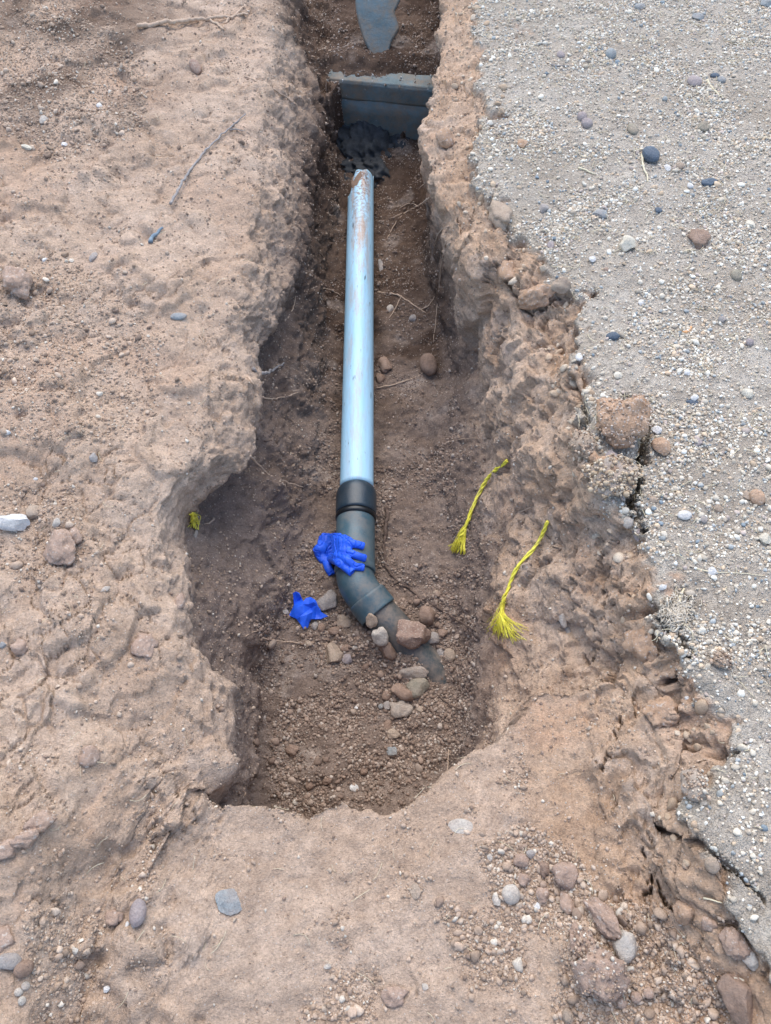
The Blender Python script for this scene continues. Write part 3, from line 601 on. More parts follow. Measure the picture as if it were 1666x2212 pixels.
bp = resample([on(767, 1205, ZP-.001), on(766.5, 1232, ZP-.003), on(770, 1256, ZP-.006), on(782, 1279, ZP-.012), on(796, 1296, ZP-.019), on(810, 1313, ZP-.027)], .004)
link('bend', W2L(pipe_mesh(bp, .0585, .004, 72, 'bend'), root), M_elb, root)
kp = resample([on(791, 1289, ZP-.015), on(805, 1307, ZP-.024), on(818, 1323, ZP-.032)], .003)
link('outlet_socket', W2L(pipe_mesh(kp, [.0605, .0625]+[.0635]*(len(kp)-4)+[.0635, .0618], .004, 72, 'sock2'), root), M_elb, root)
op = resample([on(808, 1310, ZP-.026), on(835, 1340, ZP-.044), on(862, 1370, ZP-.070), on(895, 1408, ZP-.105), on(925, 1440, ZP-.128), on(960, 1485, ZP-.17)], .006)
o = link('buried_pipe', pipe_mesh(op, .0545, .004, 64, 'outlet'), M_out); tag(o, 'dusty dark pipe leaving the elbow and running under the stones into the pit floor', 'pipe')

# ------------------------------------------------------------------ stones and clods (each one seen in the photograph)
def stone(name, u, v, wd, ht, col, label, rot=0., kind='rock', thick=.6, lift=0., cat=None, flag=False, seed=None):
    p, n, _ = cast(u, v, flag); dpt = depth(p); n = soft_normal(p, .03) if not flag else n
    if n.z < .15: n = (n+Vector((0, -.2, .6))).normalized()
    vd = (CAM-p).normalized(); fore = max(.62, abs(n.dot(vd)))
    sx_ = wd*dpt/F*.5; sy_ = ht*dpt/F*.5/fore; sz_ = min(sx_, sy_)*thick
    seed = seed or int(u*31+v*7); mx = max(wd, ht)
    I = I4 if mx > 60 else (I3 if mx > 24 else I2)
    prm = {'rock': (10, .17, .60), 'round': (3, .07, .86), 'clod': (9, .36, .70), 'flat': (9, .10, .62)}[kind]
    Vv, Fc = rockify(I, seed, *prm)
    Vv = Vv/np.abs(Vv).max(0)*np.array([sx_, sy_, sz_])*1.1
    c, s = math.cos(rot), math.sin(rot); Vv = np.stack([Vv[:, 0]*c-Vv[:, 1]*s, Vv[:, 0]*s+Vv[:, 1]*c, Vv[:, 2]], -1)
    me = mesh_np(name, Vv, Fc); o = link(name, me, M[col])
    if kind in ('rock', 'flat') and mx > 12:
        me.polygons.foreach_set('use_smooth', [True]*len(me.polygons))
        try: me.set_sharp_from_angle(angle=math.radians(38))
        except Exception: pass
    x = (RT-n*RT.dot(n)).normalized(); y = n.cross(x); o.matrix_world = Matrix((( x.x, y.x, n.x, 0), (x.y, y.y, n.y, 0), (x.z, y.z, n.z, 0), (0, 0, 0, 1)))
    o.location = p+n*(sz_*(.42+lift)); tag(o, label, cat or ('clod' if kind == 'clod' else 'stone')); return o
# pit
S_ = stone
S_('stone',710,1300,52,36,'grey','pale grey wedge shaped stone between the crumpled blue glove and the elbow fitting',.6,thick=.8)
S_('stone',744,1345,33,27,'tan','rounded tan stone just right of the crumpled glove, below the elbow',0)
S_('stone',806,1340,26,30,'tan','small tan wedge stone leaning on the near rim of the elbow socket',.3,lift=.5,flag=True)
S_('stone',827,1367,33,33,'pale','light grey knobbly stone at the left end of the big reddish slab stone',.2,lift=.5,thick=.8,flag=True)
S_('stone',886,1371,88,52,'red','big reddish brown slab stone lying across the buried dark pipe',-.12,thick=.8,lift=-.2,flag=True)
S_('stone',936,1382,28,27,'grey','small grey stone touching the right end of the big reddish slab stone',.2,lift=.2)
S_('stone',925,1332,41,39,'brown','round rough brown stone above the slab stone, right of the buried pipe',.4,'rock',.85,.2)
S_('stone',841,1399,36,36,'brown','dark brown squarish stone below the knobbly light grey stone',.5,thick=.8,lift=.3,flag=True)
S_('stone',721,1416,38,46,'tan','upright tan stone with flat face standing left of the pit centre',.2,thick=.7)
S_('stone',751,1424,24,20,'mauve','small greyish stone touching the right side of the upright tan stone')
S_('stone',748,1400,23,15,'brown','flat brown stone just above the small greyish stone in the pit')
S_('pebble',767,1399,13,9,'pale','tiny pale chip right of the flat brown stone in the pit')
S_('stone',892,1453,66,30,'crust','whitish crusted flat stone under the end of the buried pipe',.15,'flat',.55,flag=True)
S_('stone',903,1490,50,38,'olive','olive brown angular stone behind the pointed brown stone',.2,thick=.8,lift=.1)
S_('stone',872,1499,48,32,'brown','pointed brown stone resting in front of the olive brown stone',-.3,thick=.8,lift=.4)
S_('stone',835,1502,22,23,'dsoil','small dark soil lump left of the pointed brown stone',0,'clod')
S_('stone',865,1532,52,38,'crust','pale mottled rough stone below the pointed brown stone',.1,'clod',.7,cat='stone')
S_('stone',836,1524,15,19,'grey','small grey stone touching the left of the pale mottled stone')
S_('stone',908,1533,18,15,'tan','small tan stone right of the pale mottled stone')
S_('stone',695,1356,15,20,'brown','narrow brown stone at the lower right tip of the crumpled glove')
S_('stone',680,1352,17,18,'grey','small grey stone tucked under the crumpled blue glove')
S_('stone',723,1363,24,17,'brown','flat brown lump below the tan stone beside the crumpled glove',0,'clod')
S_('stone',957,1369,23,18,'brown','brown lump right of the small grey stone by the slab',0,'clod')
S_('stone',953,1410,17,24,'grey','narrow grey stone on the pit side of the buried pipe end',.3)
S_('stone',972,1415,22,27,'tan','oval tan stone right of the buried pipe end',.3,'round')
S_('pebble',770,1529,9,8,'white','tiny white square chip in the middle of the pit crumbs')
S_('pebble',823,1526,11,11,'blue','tiny bluish chip left of the pale mottled stone')
S_('pebble',617,1322,16,9,'pale','pale flat pebble left of the crumpled blue glove')
S_('pebble',941,1280,12,10,'tan','beige pebble above the round rough brown stone')
S_('stone',632,1622,30,27,'brown','dark brown lump alone on the left of the pit floor',0,'clod')
S_('stone',847,1623,21,20,'blue','bluish grey angular stone low on the pit floor',.4)
S_('stone',850,1586,27,20,'tan','tan stone midway between the mottled stone and the bluish stone')
S_('stone',765,1703,21,15,'white','bright white oval stone near the front rim of the pit',0,'round')
S_('stone',710,1685,28,15,'dsoil','long dark lump upper left of the bright white oval stone',.5,'clod')
S_('stone',668,1698,20,19,'dsoil','dark round lump near the front rim of the pit, farther left',0,'clod')
S_('stone',785,1665,21,18,'dsoil','dark angular lump above the bright white oval stone',.3,'rock',cat='clod')
S_('pebble',638,1733,14,11,'pale','pale chip in the front left corner of the pit floor')
S_('stone',838,1568,20,22,'dsoil','dark lump left of the tan stone low in the pit',.2,'clod')
S_('stone',668,1392,18,15,'tan','small tan lump between the crumpled glove and the upright tan stone',.2,'clod')
S_('stone',790,1440,20,15,'dsoil','dark lump between the greyish stone and the crusted stone',.6,'clod')
S_('stone',832,790,26,30,'brown','brown stone touching the right side of the grey pipe, higher of two',.2,'rock',.8)
S_('stone',820,820,22,20,'dsoil','brown lump touching the right side of the grey pipe, lower of two',.2,'clod')
S_('stone',926,790,34,42,'dsoil','rounded reddish stone stuck in the foot of the right wall beside the pipe',.2,'round',.8)
S_('stone',823,575,12,26,'grey','narrow grey stone squeezed beside the upper part of the grey pipe',.1)
S_('stone',843,668,16,14,'pale','small pale stone right of the middle of the grey pipe')
S_('stone',892,688,16,12,'grey','small grey stone at the foot of the right wall by a forked root')
S_('stone',1025,112,14,16,'grey','x') if False else None
# front ledge
S_('flat_stone',995,1785,50,28,'pale','pale bluish flat stone set flush in the dusty ledge just below the pit rim',0,'flat',.18,-.2)
S_('stone',1103,1932,36,36,'pale','round whitish stone at the left of the crumb heap on the ledge',.3,'round',.8)
S_('stone',1072,1946,16,24,'pale','narrow whitish stone left of the round whitish stone on the ledge',.5)
S_('pebble',1058,1852,12,13,'pale','pale pebble at the top left of the crumb heap on the ledge')
S_('flat_stone',897,1925,24,30,'tan','flat tan stone lying flush in the middle of the ledge',.3,'flat',.3,-.2)
S_('clod',855,2150,58,40,'soil','low soil lump at the bottom of the ledge centre',.3,'clod',.5)
S_('pebble',918,2132,15,12,'pale','pale pebble right of the low soil lump on the ledge')
S_('pebble',707,2088,16,11,'pale','pale pebble in the crumb streak left of the ledge centre')
S_('flat_stone',502,1948,74,48,'blue','pale blue flat shard lying on the lower left of the ledge',-.1,'flat',.16,.1)
S_('stone',300,1976,33,48,'mauve','grey egg shaped stone left of the pale blue shard',.1,'round',.9,.2)
S_('pebble',288,1999,10,12,'white','tiny white pebble under the grey egg shaped stone, right of two')
S_('pebble',275,1997,10,12,'white','tiny white pebble under the grey egg shaped stone, left of two')
S_('clod',247,1982,36,30,'soil','soft soil lump left of the grey egg shaped stone',0,'clod',.5)
S_('clod',1351,2042,4,4,'soil','x') if False else None
# right foot
S_('stone',1352,2042,50,58,'pale','angular whitish tan rock beside the long clod at lower right',.3,'rock',.9,.2)
S_('clod',1305,1985,46,94,'soil','long narrow clod sloping toward the whitish tan rock',.5,'clod',.9,.4)
S_('clod',1292,2102,112,106,'soil','largest clod at lower right, below the whitish tan rock',.3,'clod',.75,.25)
S_('clod',1258,2038,56,78,'soil','clod joining the top left of the largest clod at lower right',.3,'clod',.7)
S_('clod',1222,1893,54,60,'soil','biggest clod within the crumb heap on the ledge',.2,'clod',.8)
S_('clod',1170,1935,28,30,'soil','round clod in the middle of the crumb heap on the ledge',0,'clod',.8)
S_('clod',1227,1955,30,50,'soil','upright clod below the biggest clod of the crumb heap',.1,'clod',.7)
S_('clod',1174,1878,26,34,'dsoil','narrow clod left of the biggest clod of the crumb heap',.2,'clod',.8)
S_('clod',1124,1858,34,28,'soil','clod at the top left of the crumb heap on the ledge',0,'clod',.8)
S_('pebble',1146,1846,20,18,'grey','grey pebble between clods at the top of the crumb heap',0)
S_('clod',1130,1900,30,30,'soil','clod above the round whitish stone on the ledge',.4,'clod',.8)
S_('pebble',1160,1958,14,15,'white','small white pebble at the foot of the crumb heap')
S_('stone',1600,2152,70,92,'brown','large brown rock with pale cap at the bottom right corner',.1,'rock',.8)
S_('stone',1596,2122,38,24,'cream','cream cap of lime stuck on the large brown corner rock',.1,'clod',.5,.9,flag=False,cat='stone')
S_('stone',1620,2070,30,44,'pale','whitish knobbly stone above the large brown corner rock',.4)
S_('clod',1585,2036,52,66,'soil','clod left of the whitish knobbly stone near the right corner',.3,'clod',.8)
S_('stone',1539,1868,28,30,'tan','round tan stone on the gravel edge at lower right',.2,'round',.8)
S_('stone',1227,2195,22,28,'tan','round tan stone below the largest clod at the bottom edge',.2,'round',.8)
for k,(a,b_,c_) in enumerate([(1400,2146,'directly right of'),(1374,2154,'touching the lower right of'),(1342,2166,'just below')]):
    S_('pebble',a,b_,22,22,'soil','round soil coloured pebble %s the largest clod at lower right'%c_,.2*k,'round',.8)
S_('clod',1534,1995,36,26,'soil','oval clod at the foot of the gravel crust, lower right',.3,'clod',.8)
S_('clod',1480,1970,46,34,'orange','rounded clay lump under the cracked gravel crust at lower right',.2,'clod',.7)
S_('pebble',1484,1508,9,9,'white','tiny white pebble on the cracked clay below the gravel edge')
# right bank and gravel
S_('clod',1338,930,120,100,'orange','biggest clay block on the gravel edge, beside the deep dark crack',.1,'clod',.75,.25,seed=11)
S_('clod',1318,1036,110,88,'crust','gravel crusted block under the biggest clay block, left of the crack',.2,'clod',.6,.0,seed=12)
S_('clod',1317,1024,42,38,'orange','round clay lump sitting on the gravel crusted block',.2,'clod',.8,1.3)
S_('clod',1290,998,24,26,'orange','small clay lump on the upper left of the gravel crusted block',.2,'clod',.8,1.4)
S_('stone',1318,992,28,20,'mauve','flat mauve stone wedged under the biggest clay block',0,'rock',.6,1.2)
S_('clod',1262,962,50,60,'tan','crumbly pale lump at the left shoulder of the biggest clay block',.3,'clod',.7)
S_('stone',1429,969,36,34,'orange','orange angular lump on gravel right of the dark crack',.2,'rock',.8,.2)
S_('stone',1357,1129,22,26,'pale','pale green grey oval stone in the clay below the crack',.1,'round',.7)
S_('stone',1377,1152,17,28,'mauve','dark mauve stone jammed in the lower end of the crack',.1)
S_('stone',1479,1114,29,18,'white','white oval stone alone on the gravel right of the crack',0,'round')
S_('stone',1634,1077,30,28,'orange','round orange brown lump at the right edge of the gravel',.2,'round',.8)
S_('stone',1612,1072,16,16,'tan','small brown lump touching the round orange brown lump')
S_('stone',1551,1099,20,17,'tan','small tan stone between white oval stone and orange brown lump')
S_('stone',1614,852,25,16,'cream','cream angular stone on gravel near the right edge')
S_('stone',1336,812,18,15,'cream','cream stone above the biggest clay block')
S_('stone',1252,772,15,15,'white','white stone at the gravel edge above the clay wall')
S_('stone',1409,1080,22,12,'tan','flat orange tan stone right of the lower crack')
S_('stone',1417,930,22,18,'white','white stone at the upper right of the clay block')
S_('stone',1494,869,27,10,'slate','thin dark slate chip in the middle of the gravel',0,'flat',.4)
S_('stone',1500,860,16,12,'white','white chip touching the thin dark slate chip')
S_('stone',1537,1235,18,18,'white','bright white cube shaped stone on the lower gravel')
S_('stone',1432,1269,18,12,'white','white flat stone at the gravel rim above the fibrous tuft')
S_('stone',1519,1122,17,16,'grey','grey stone right of the white oval stone')
S_('stone',1507,957,20,16,'mauve','mauve stone on gravel right of the orange angular lump')
S_('stone',1652,1165,25,22,'cream','cream stone at the very right edge below the orange brown lump')
S_('clod',1557,1430,46,38,'tan','tan clod on the broken gravel rim at mid right',.2,'clod',.7)
S_('stone',1215,1337,15,34,'pale','upper of two pale stones stuck in the clay wall by the rope',.3,'rock',.6)
S_('stone',1228,1364,13,24,'grey','lower of two pale stones stuck in the clay wall by the rope',.3,'rock',.6)
S_('stone',1404,340,34,28,'slate','smooth dark blue pebble with a dry stick on its left',.1,'round',.6,.3)
S_('stone',1354,535,36,26,'cream','large cream stone on the gravel, the palest there',.1,'rock',.8,.2)
S_('clod',1509,520,44,34,'brown','round brown soil disc on the gravel right of the cream stone',0,'clod',.5)
S_('stone',1532,397,32,15,'slate','dark blue slate chip below and right of the dark blue pebble',-.1,'flat',.5,.2)
S_('stone',1297,463,36,15,'blue','long blue grey stone lying diagonally above the cream stone',-.5,'flat',.5)
S_('stone',1319,120,22,18,'blue','pale blue stone near the top of the gravel',0,'round',.8)
S_('stone',1211,120,16,14,'mauve','mauve pebble left of the pale blue stone',0,'round')
S_('stone',1257,255,20,17,'mauve','upper left of two touching pinkish stones on the upper gravel',0,'round',.8)
S_('stone',1267,270,23,18,'mauve','lower right of two touching pinkish stones on the upper gravel',0,'round',.8)
S_('stone',1366,282,21,24,'olive','olive grey round stone above the dark blue pebble',0,'round',.6)
S_('stone',1129,312,21,17,'orange','orange brown stone near the trench edge of the upper gravel',0)
S_('stone',1500,178,29,22,'mauve','broad mauve stone beside the curved yellow stick',0,'round',.5)
S_('stone',1557,175,19,12,'blue','greenish grey stone right of the curved yellow stick',0,'round',.6)
S_('stone',1544,165,19,9,'slate','dark blue stone above the curved yellow stick',0,'round',.6)
S_('stone',1174,453,21,15,'grey','grey stone on gravel left of the long blue grey stone')
S_('stone',1190,531,16,14,'mauve','mauve stone on gravel above the crumbled edge')
S_('stone',1492,403,15,13,'white','white stone left of the dark blue slate chip')
S_('stone',1442,363,14,13,'white','white stone right of and below the dark blue pebble')
S_('stone',1470,358,16,13,'tan','tan stone between the dark blue pebble and the slate chip')
S_('stone',1422,455,16,12,'slate','small triangular dark blue chip above the cream stone')
S_('stone',1590,597,22,20,'olive','olive round stone below the brown soil disc',0,'round',.7)
S_('stone',1324,728,27,14,'slate','dark oval pebble at the gravel edge by the clay wall',0,'round',.6)
S_('stone',1394,698,17,15,'pale','pale blue grey stone right of the dark oval pebble')
S_('stone',1654,10,28,16,'blue','blue grey stone in the top right corner')
S_('stone',1382,17,22,12,'blue','blue grey stone at the top edge, left of the corner stone')
S_('stone',1507,40,26,14,'blue','broad blue grey stone near the top, between the other two')
S_('clod',1520,278,28,18,'olive','olive clod on the gravel above the slate chip',0,'clod',.6)
S_('stone',1310,583,9,8,'red','tiny red chip below the cream stone')
S_('stone',1620,487,19,16,'cream','cream stone above and right of the brown soil disc')
S_('clod',1213,617,44,34,'tan','grey tan clod on the rim where the gravel crust has broken',.2,'clod',.7,.2)
S_('clod',1160,642,96,42,'orange','long clay crust lump hanging at the broken gravel rim',.1,'clod',.8,.1)
S_('clod',1095,590,46,40,'orange','clay lump left of the long clay crust lump on the rim',.2,'clod',.7)
S_('clod',1083,470,50,60,'tan','pale clod on the clay rim below the upper gravel edge',.2,'clod',.6)
S_('clod',960,300,34,40,'orange','rounded clay knob on the overhanging rim opposite the mortar heap',.2,'clod',.7)
S_('stone',1484,806,14,12,'white','small white stone above the thin dark slate chip')
S_('stone',1385,655,14,12,'white','small white stone above the pale blue grey stone')
S_('stone',1280,560,14,12,'white','small white stone left of the large cream stone')
S_('stone',1620,740,18,14,'mauve','mauve stone near the right edge at mid gravel')
S_('stone',1560,690,16,12,'grey','grey stone left of the mauve stone near the right edge')
S_('stone',1440,1600,50,44,'orange','x') if False else None
S_('clod',1388,1395,74,62,'orange','smooth clay boulder bulging from the wall below the gravel tuft',.3,'clod',.5,-.2)
S_('clod',1430,1540,80,60,'orange','broad clay lump in the wall at lower right under the broken crust',.2,'clod',.5,-.2)
S_('clod',1370,1650,70,60,'orange','x') if False else None
S_('clod',1500,1700,60,60,'crust','pale crusted clod on the gravel rim at lower right',.2,'clod',.6)
# left bank
S_('stone',423,147,20,28,'red','pinkish oblong stone on the upper left bank',.5,'round',.7,.2)
S_('pebble',215,230,12,12,'white','white pebble at upper left of the bank, rightmost of its row')
S_('stone',95,263,21,15,'pale','pale stone left of the white pebble on the upper bank')
S_('pebble',140,313,13,11,'white','white pebble below the pale stone on the upper bank')
S_('stone',57,320,21,10,'cream','cream flat stone near the upper left edge')
S_('stone',387,685,33,13,'blue','smooth grey elongated stone on the bank left of the trench lip',.1,'round',.6)
S_('stone',203,557,17,19,'grey','grey triangular stone on the left bank below the thin blue stick')
S_('pebble',97,563,14,9,'white','white oval pebble beside a hair thin rootlet on the left bank')
S_('clod',37,618,66,56,'soil','largest clod at the upper left edge of the bank',.4,'clod',.75)
S_('stone',30,1132,60,36,'white','big white rock at the left edge of the bank',.1,'rock',.8,.3)
S_('stone',72,1108,34,27,'tan','tan stone touching the upper right of the big white rock',.2)
S_('pebble',15,934,19,11,'white','small white stone at the left edge above the big white rock')
S_('stone',203,989,18,19,'grey','grey green triangular stone on the middle of the left bank')
S_('pebble',77,1036,10,8,'white','tiny white pebble above the big white rock')
S_('pebble',123,1130,18,18,'pale','pale pebble right of the big white rock')
S_('pebble',227,1274,24,11,'pale','thin pale stone on the left bank above the embedded clod',.6)
S_('clod',315,1397,58,62,'soil','flat clod embedded in the left bank beside the pit',.2,'clod',.5,-.2)
S_('clod',137,1190,66,58,'soil','double clod on the bank below the big white rock',.4,'clod',.7)
S_('clod',165,1160,34,34,'soil','small clod on top right of the double clod',.4,'clod',.7,.4)
S_('clod',385,1300,24,27,'soil','small clod perched on the lip of the left bank',.2,'clod',.8)
S_('pebble',6,1394,13,13,'blue','tiny blue pebble cut by the left edge')
S_('clod',45,1400,38,30,'soil','rounded clod right of the tiny blue pebble',0,'clod',.7)
S_('stone',422,1153,11,22,'pale','narrow whitish stone under the left lip below the yellow fibres')
S_('stone',20,2076,52,32,'grey','flat grey stone in the bottom left corner',.1)
S_('stone',50,2093,40,30,'brown','brown oval stone right of the flat grey corner stone',.5,'round',.8,.3)
for k,(a,b_,q_) in enumerate([(55,2130,'upper'),(40,2143,'middle'),(47,2162,'lower')]): S_('pebble',a,b_,17,16,'pale',q_+'most of three pale pebbles in a row in the bottom left corner' if q_!='middle' else 'middle one of three pale pebbles in a row in the bottom left corner',0,'round')
S_('pebble',232,2135,21,14,'white','whitish flat pebble in the crumbs at lower left',.2)
S_('clod',88,1780,66,42,'soil','upper clod of the row on the lower left bank',.5,'clod',.8,.4)
S_('clod',62,1810,70,38,'soil','middle clod of the row on the lower left bank',.3,'clod',.8,.4)
S_('clod',13,1838,54,42,'soil','lowest clod of the row on the lower left bank, cut by the left edge',.3,'clod',.6)
S_('clod',193,1635,48,44,'soil','flattened clod on the smooth part of the lower left bank',.4,'clod',.5)
S_('clod',10,2028,42,50,'soil','clod at the left edge above the flat grey corner stone',.3,'clod',.6)
S_('clod',180,570,30,22,'soil','x') if False else None
S_('clod',250,1130,44,34,'soil','x') if False else None
S_('clod',170,1410,30,26,'dsoil','x') if False else None
for o in [o for o in C.objects if o.get('label') == 'x']: bpy.data.objects.remove(o)
def grit(o, n, cols, size, seed):
    r_ = np.random.default_rng(seed); me = o.data; co = np.array([v.co[:] for v in me.vertices]); up = o.matrix_world.to_3x3().inverted() @ Vector((0, -.1, 1)); nn = np.array([v.normal[:] for v in me.vertices])
    ok = np.where(nn@np.array(up) > .25)[0]; k = r_.choice(ok, n); vs = [rockify(I1, q+5, 6, .2, .6) for q in range(5)]; parts = []
    cl = []
    for q in k:
        V_, f_ = vs[r_.integers(5)]; sz = size*math.exp(.35*r_.normal()); parts.append((V_*sz*r_.uniform(.7, 1.2, 3)+co[q]+nn[q]*sz*.45+r_.normal(size=3)*.0025, f_)); cl += [np.array(cols[r_.integers(len(cols))])*r_.uniform(.8, 1.15)]*len(V_)
    V_, f_ = join(parts); m_ = mesh_np('grit', V_, f_); add_attr(m_, 'Col', np.array(cl)); g_ = link('grit', m_, M_grain, smooth=False); g_.parent = o; tag(g_, kind='stuff')
bpy.context.view_layer.update()
for o in list(C.objects):
    l = o.get('label', '')
    if l.startswith('grey concrete beam'):
        grit(o, 90, [(.55,.55,.52),(.32,.32,.30),(.2,.14,.1)], .0035, 9)
    elif 'biggest clay block on' in l: grit(o, 420, [(.5,.38,.29),(.6,.5,.42),(.44,.3,.21)], .0024, 1)
    elif 'gravel crusted block under' in l: grit(o, 480, [(.56,.44,.31),(.46,.35,.24),(.64,.53,.40),(.36,.26,.18)], .0034, 2)
    elif l.startswith(('largest clod at lower right', 'crumbly pale lump', 'pale crusted clod', 'clod joining', 'tan clod on')): grit(o, 160, SC, .0025, 3)
# soil plug in the broken pipe end
c0 = U(776, 402, ZP+.03); Vv, Fc = rockify(I3, 77, 3, .35, .85); Vv = Vv*np.array([.034, .085, .030]); o = link('soil_clump', mesh_np('clump', Vv, Fc), M['dsoil']); o.location = c0+Vector((0, 0, .0))
tag(o, 'reddish soil clump lodged in the broken far end of the grey pipe', 'soil clump')

# ------------------------------------------------------------------ roots, twigs and sticks
M_root = wood_material('root_bark', (.42, .29, .20), (.60, .45, .33)); M_rootd = wood_material('dark_root_bark', (.08, .05, .04), (.16, .11, .08)); M_twig = wood_material('grey_twig', (.22, .20, .19), (.40, .36, .33)); M_straw = wood_material('straw', (.60, .50, .33), (.80, .72, .52))
M_bluew = wood_material('blue_weathered_stick', (.16, .22, .27), (.27, .33, .37))
def root_thing(name, pts, r, mat, label, cat='root', branches=(), lift=.5, sag=False, k=7, group=None):
    def mk(pts, r0, r1, root=None):
        w = []
        for (u, v) in pts:
            p, n, _ = cast(u, v, True); w.append(p+n*(r0*lift+.001))
        w = np.array([tuple(x) for x in w])
        for _ in range(1 if len(w) > 3 else 0): w[1:-1] = (w[:-2]+2*w[1:-1]+w[2:])/4
        pa = resample(w, .006); jit = np.stack([noise(pa*1., .02, 5), noise(pa, .02, 6), noise(pa, .02, 7)], -1)*r0*.9; pa = pa+jit
        s = np.linspace(0, 1, len(pa)); rad = (r0*(1-s)+r1*s)*(1+.25*noise(pa, .012, 8)); 
        return tri(*tube(pa, rad, k))
    main = mk(pts, r, r*.45)
    if not branches:
        V, t = main; c = V.mean(0); o = link(name, mesh_np(name, V-c, t), mat); o.location = c; return tag(o, label, cat, group)
    e = empty(name, tuple(main[0].mean(0)), label, cat, group); link('stem', mesh_np('stem', shift_local(main[0], e), main[1]), mat, e)
    for b in branches:
        V, t = mk(b, r*.6, r*.25); link('branch', mesh_np('branch', shift_local(V, e), t), mat, e)
    return e
RTH = root_thing
RTH('branch_root',[(300,63),(345,58),(400,50),(450,45),(500,42),(540,34)],.0095,M_root,'thick forked root lying across the top of the left bank','root',lift=1.1,branches=[[(430,47),(400,55),(384,62)],[(455,46),(470,55),(485,66)],[(500,42),(512,32),(528,14)],[(495,43),(490,50),(485,54)]])
RTH('stick',[(365,445),(392,405),(420,360),(455,320),(490,285),(528,247)],.0048,M_twig,'long thin grey stick lying diagonally on the upper left bank','stick',[[(495,284),(510,282),(530,286)]],lift=2.2)
RTH('stick',[(326,525),(336,510),(350,492)],.0075,M_bluew,'short blue grey stick below the long thin stick','stick')
RTH('root',[(528,166),(560,180),(595,195),(622,212),(634,222)],.0042,M_root,'pale root poking from the left wall level with the concrete beam')
RTH('root',[(928,428),(905,448),(882,455),(862,468),(848,492),(838,515)],.0036,M_root,'pale branched root hanging from the right wall beside the upper pipe','root',[[(905,448),(895,440),(880,436),(862,452)],[(868,462),(850,470),(842,472)]])
RTH('root',[(972,490),(955,492),(945,508),(940,530)],.0034,M_root,'short hooked pale root under the right rim')
RTH('root',[(920,395),(905,410),(900,430)],.0018,M_root,'fine rootlet hanging above the branched pale root')
RTH('root',[(965,520),(955,560),(948,620),(944,690),(936,740)],.0026,M_root,'long vertical root trailing down the dark right wall')
RTH('root',[(818,632),(850,630),(880,648),(900,668),(920,676)],.0038,M_root,'forked root reaching from the middle of the pipe toward the right wall','root',[[(868,640),(858,662),(840,690),(830,700)],[(905,670),(925,662),(940,640)]])
RTH('root',[(672,622),(700,620),(722,628),(738,640)],.0026,M_root,'thin arched root left of the middle of the pipe')
RTH('root',[(688,545),(705,565),(720,590),(730,610)],.0024,M_rootd,'dark thin root on the left wall above the arched root')
RTH('root',[(615,695),(630,680),(636,655),(638,640)],.0035,M_root,'short bent root on the left wall below the arched root')
RTH('root',[(553,855),(575,863),(600,862),(625,856),(642,848)],.0035,M_root,'pale root sticking out from under the left lip, left of the pipe')
RTH('root',[(535,815),(545,828),(560,850)],.0022,M_root,'thin white rootlet above the pale root at the left lip')
RTH('root',[(545,800),(565,812),(590,798),(612,785)],.006,M_twig,'thick grey root coming out under the left overhang')
RTH('root',[(555,948),(580,955),(600,950),(598,920)],.0028,M_rootd,'black crooked rootlet on the left wall beside the pipe','root',[[(600,950),(596,968),(612,985),(620,988)]])
RTH('root',[(540,985),(560,1005),(575,1030),(610,1038),(655,1052)],.0034,M_root,'long pale root on the left wall level with the black collar')
RTH('root',[(430,725),(438,738),(446,750)],.002,M_root,'short white rootlet on the left bank near the overhang')
RTH('root',[(388,797),(410,808),(425,822),(430,832)],.0016,M_root,'hair thin pale rootlet on the middle left bank')
RTH('root',[(838,1095),(838,1130),(830,1170),(826,1205),(838,1240),(862,1258),(890,1275)],.0068,M_rootd,'thick brown root curving down beside the elbow fitting','root',[[(862,1258),(852,1262),(842,1266)],[(885,1272),(905,1290),(920,1300)]])
RTH('root',[(925,1300),(950,1315),(975,1330),(1000,1345),(1030,1365)],.0045,M_rootd,'dark root running along the foot of the right wall')
RTH('root',[(812,838),(845,835),(880,825),(915,806)],.003,M_root,'thin root crossing the edge of the pipe near its lower third')
RTH('root',[(952,965),(970,952),(990,950),(1028,947)],.0016,M_root,'fine straight rootlet on the right wall above the first rope')
RTH('root',[(565,1378),(600,1385),(640,1392),(680,1385),(710,1392),(735,1400)],.0026,M_root,'long thin root lying across the pit left of the upright tan stone')
RTH('root',[(905,1465),(930,1490),(955,1508),(975,1530),(1010,1537)],.003,M_rootd,'thin dark root snaking over the right side of the pit floor')
RTH('root',[(972,1595),(968,1620),(970,1650),(966,1675)],.0016,M_root,'fine vertical rootlet on the pit side near the front right rim')
RTH('root',[(1148,1096),(1110,1108),(1080,1135),(1060,1160)],.0018,M_root,'fine curved rootlet on the clay wall between the two ropes')
RTH('root',[(1040,1215),(1030,1230),(1003,1246),(995,1262)],.0016,M_root,'fine rootlet by the frayed end of the upper rope') if False else None
RTH('root',[(1005,1170),(985,1178),(978,1190)],.0014,M_root,'tiny rootlet touching the frayed end of the upper rope')
RTH('root',[(462,1120),(452,1130),(442,1135)],.0035,M_root,'stubby root in the hollow under the left lip')
RTH('root',[(530,1375),(548,1365),(562,1362)],.0016,M_root,'short rootlet on the smooth left side of the pit')
RTH('stick',[(1384,335),(1390,362),(1401,395)],.0042,M_straw,'short dry stick beside the smooth dark blue pebble','stick')
RTH('stick',[(1527,175),(1534,190),(1548,202),(1560,212)],.0050,M_straw,'curved pale yellow stick on the upper gravel','stick')
RTH('stick',[(1250,364),(1268,370),(1285,378)],.0038,M_straw,'short straight dry stick left of the dark blue pebble','stick')
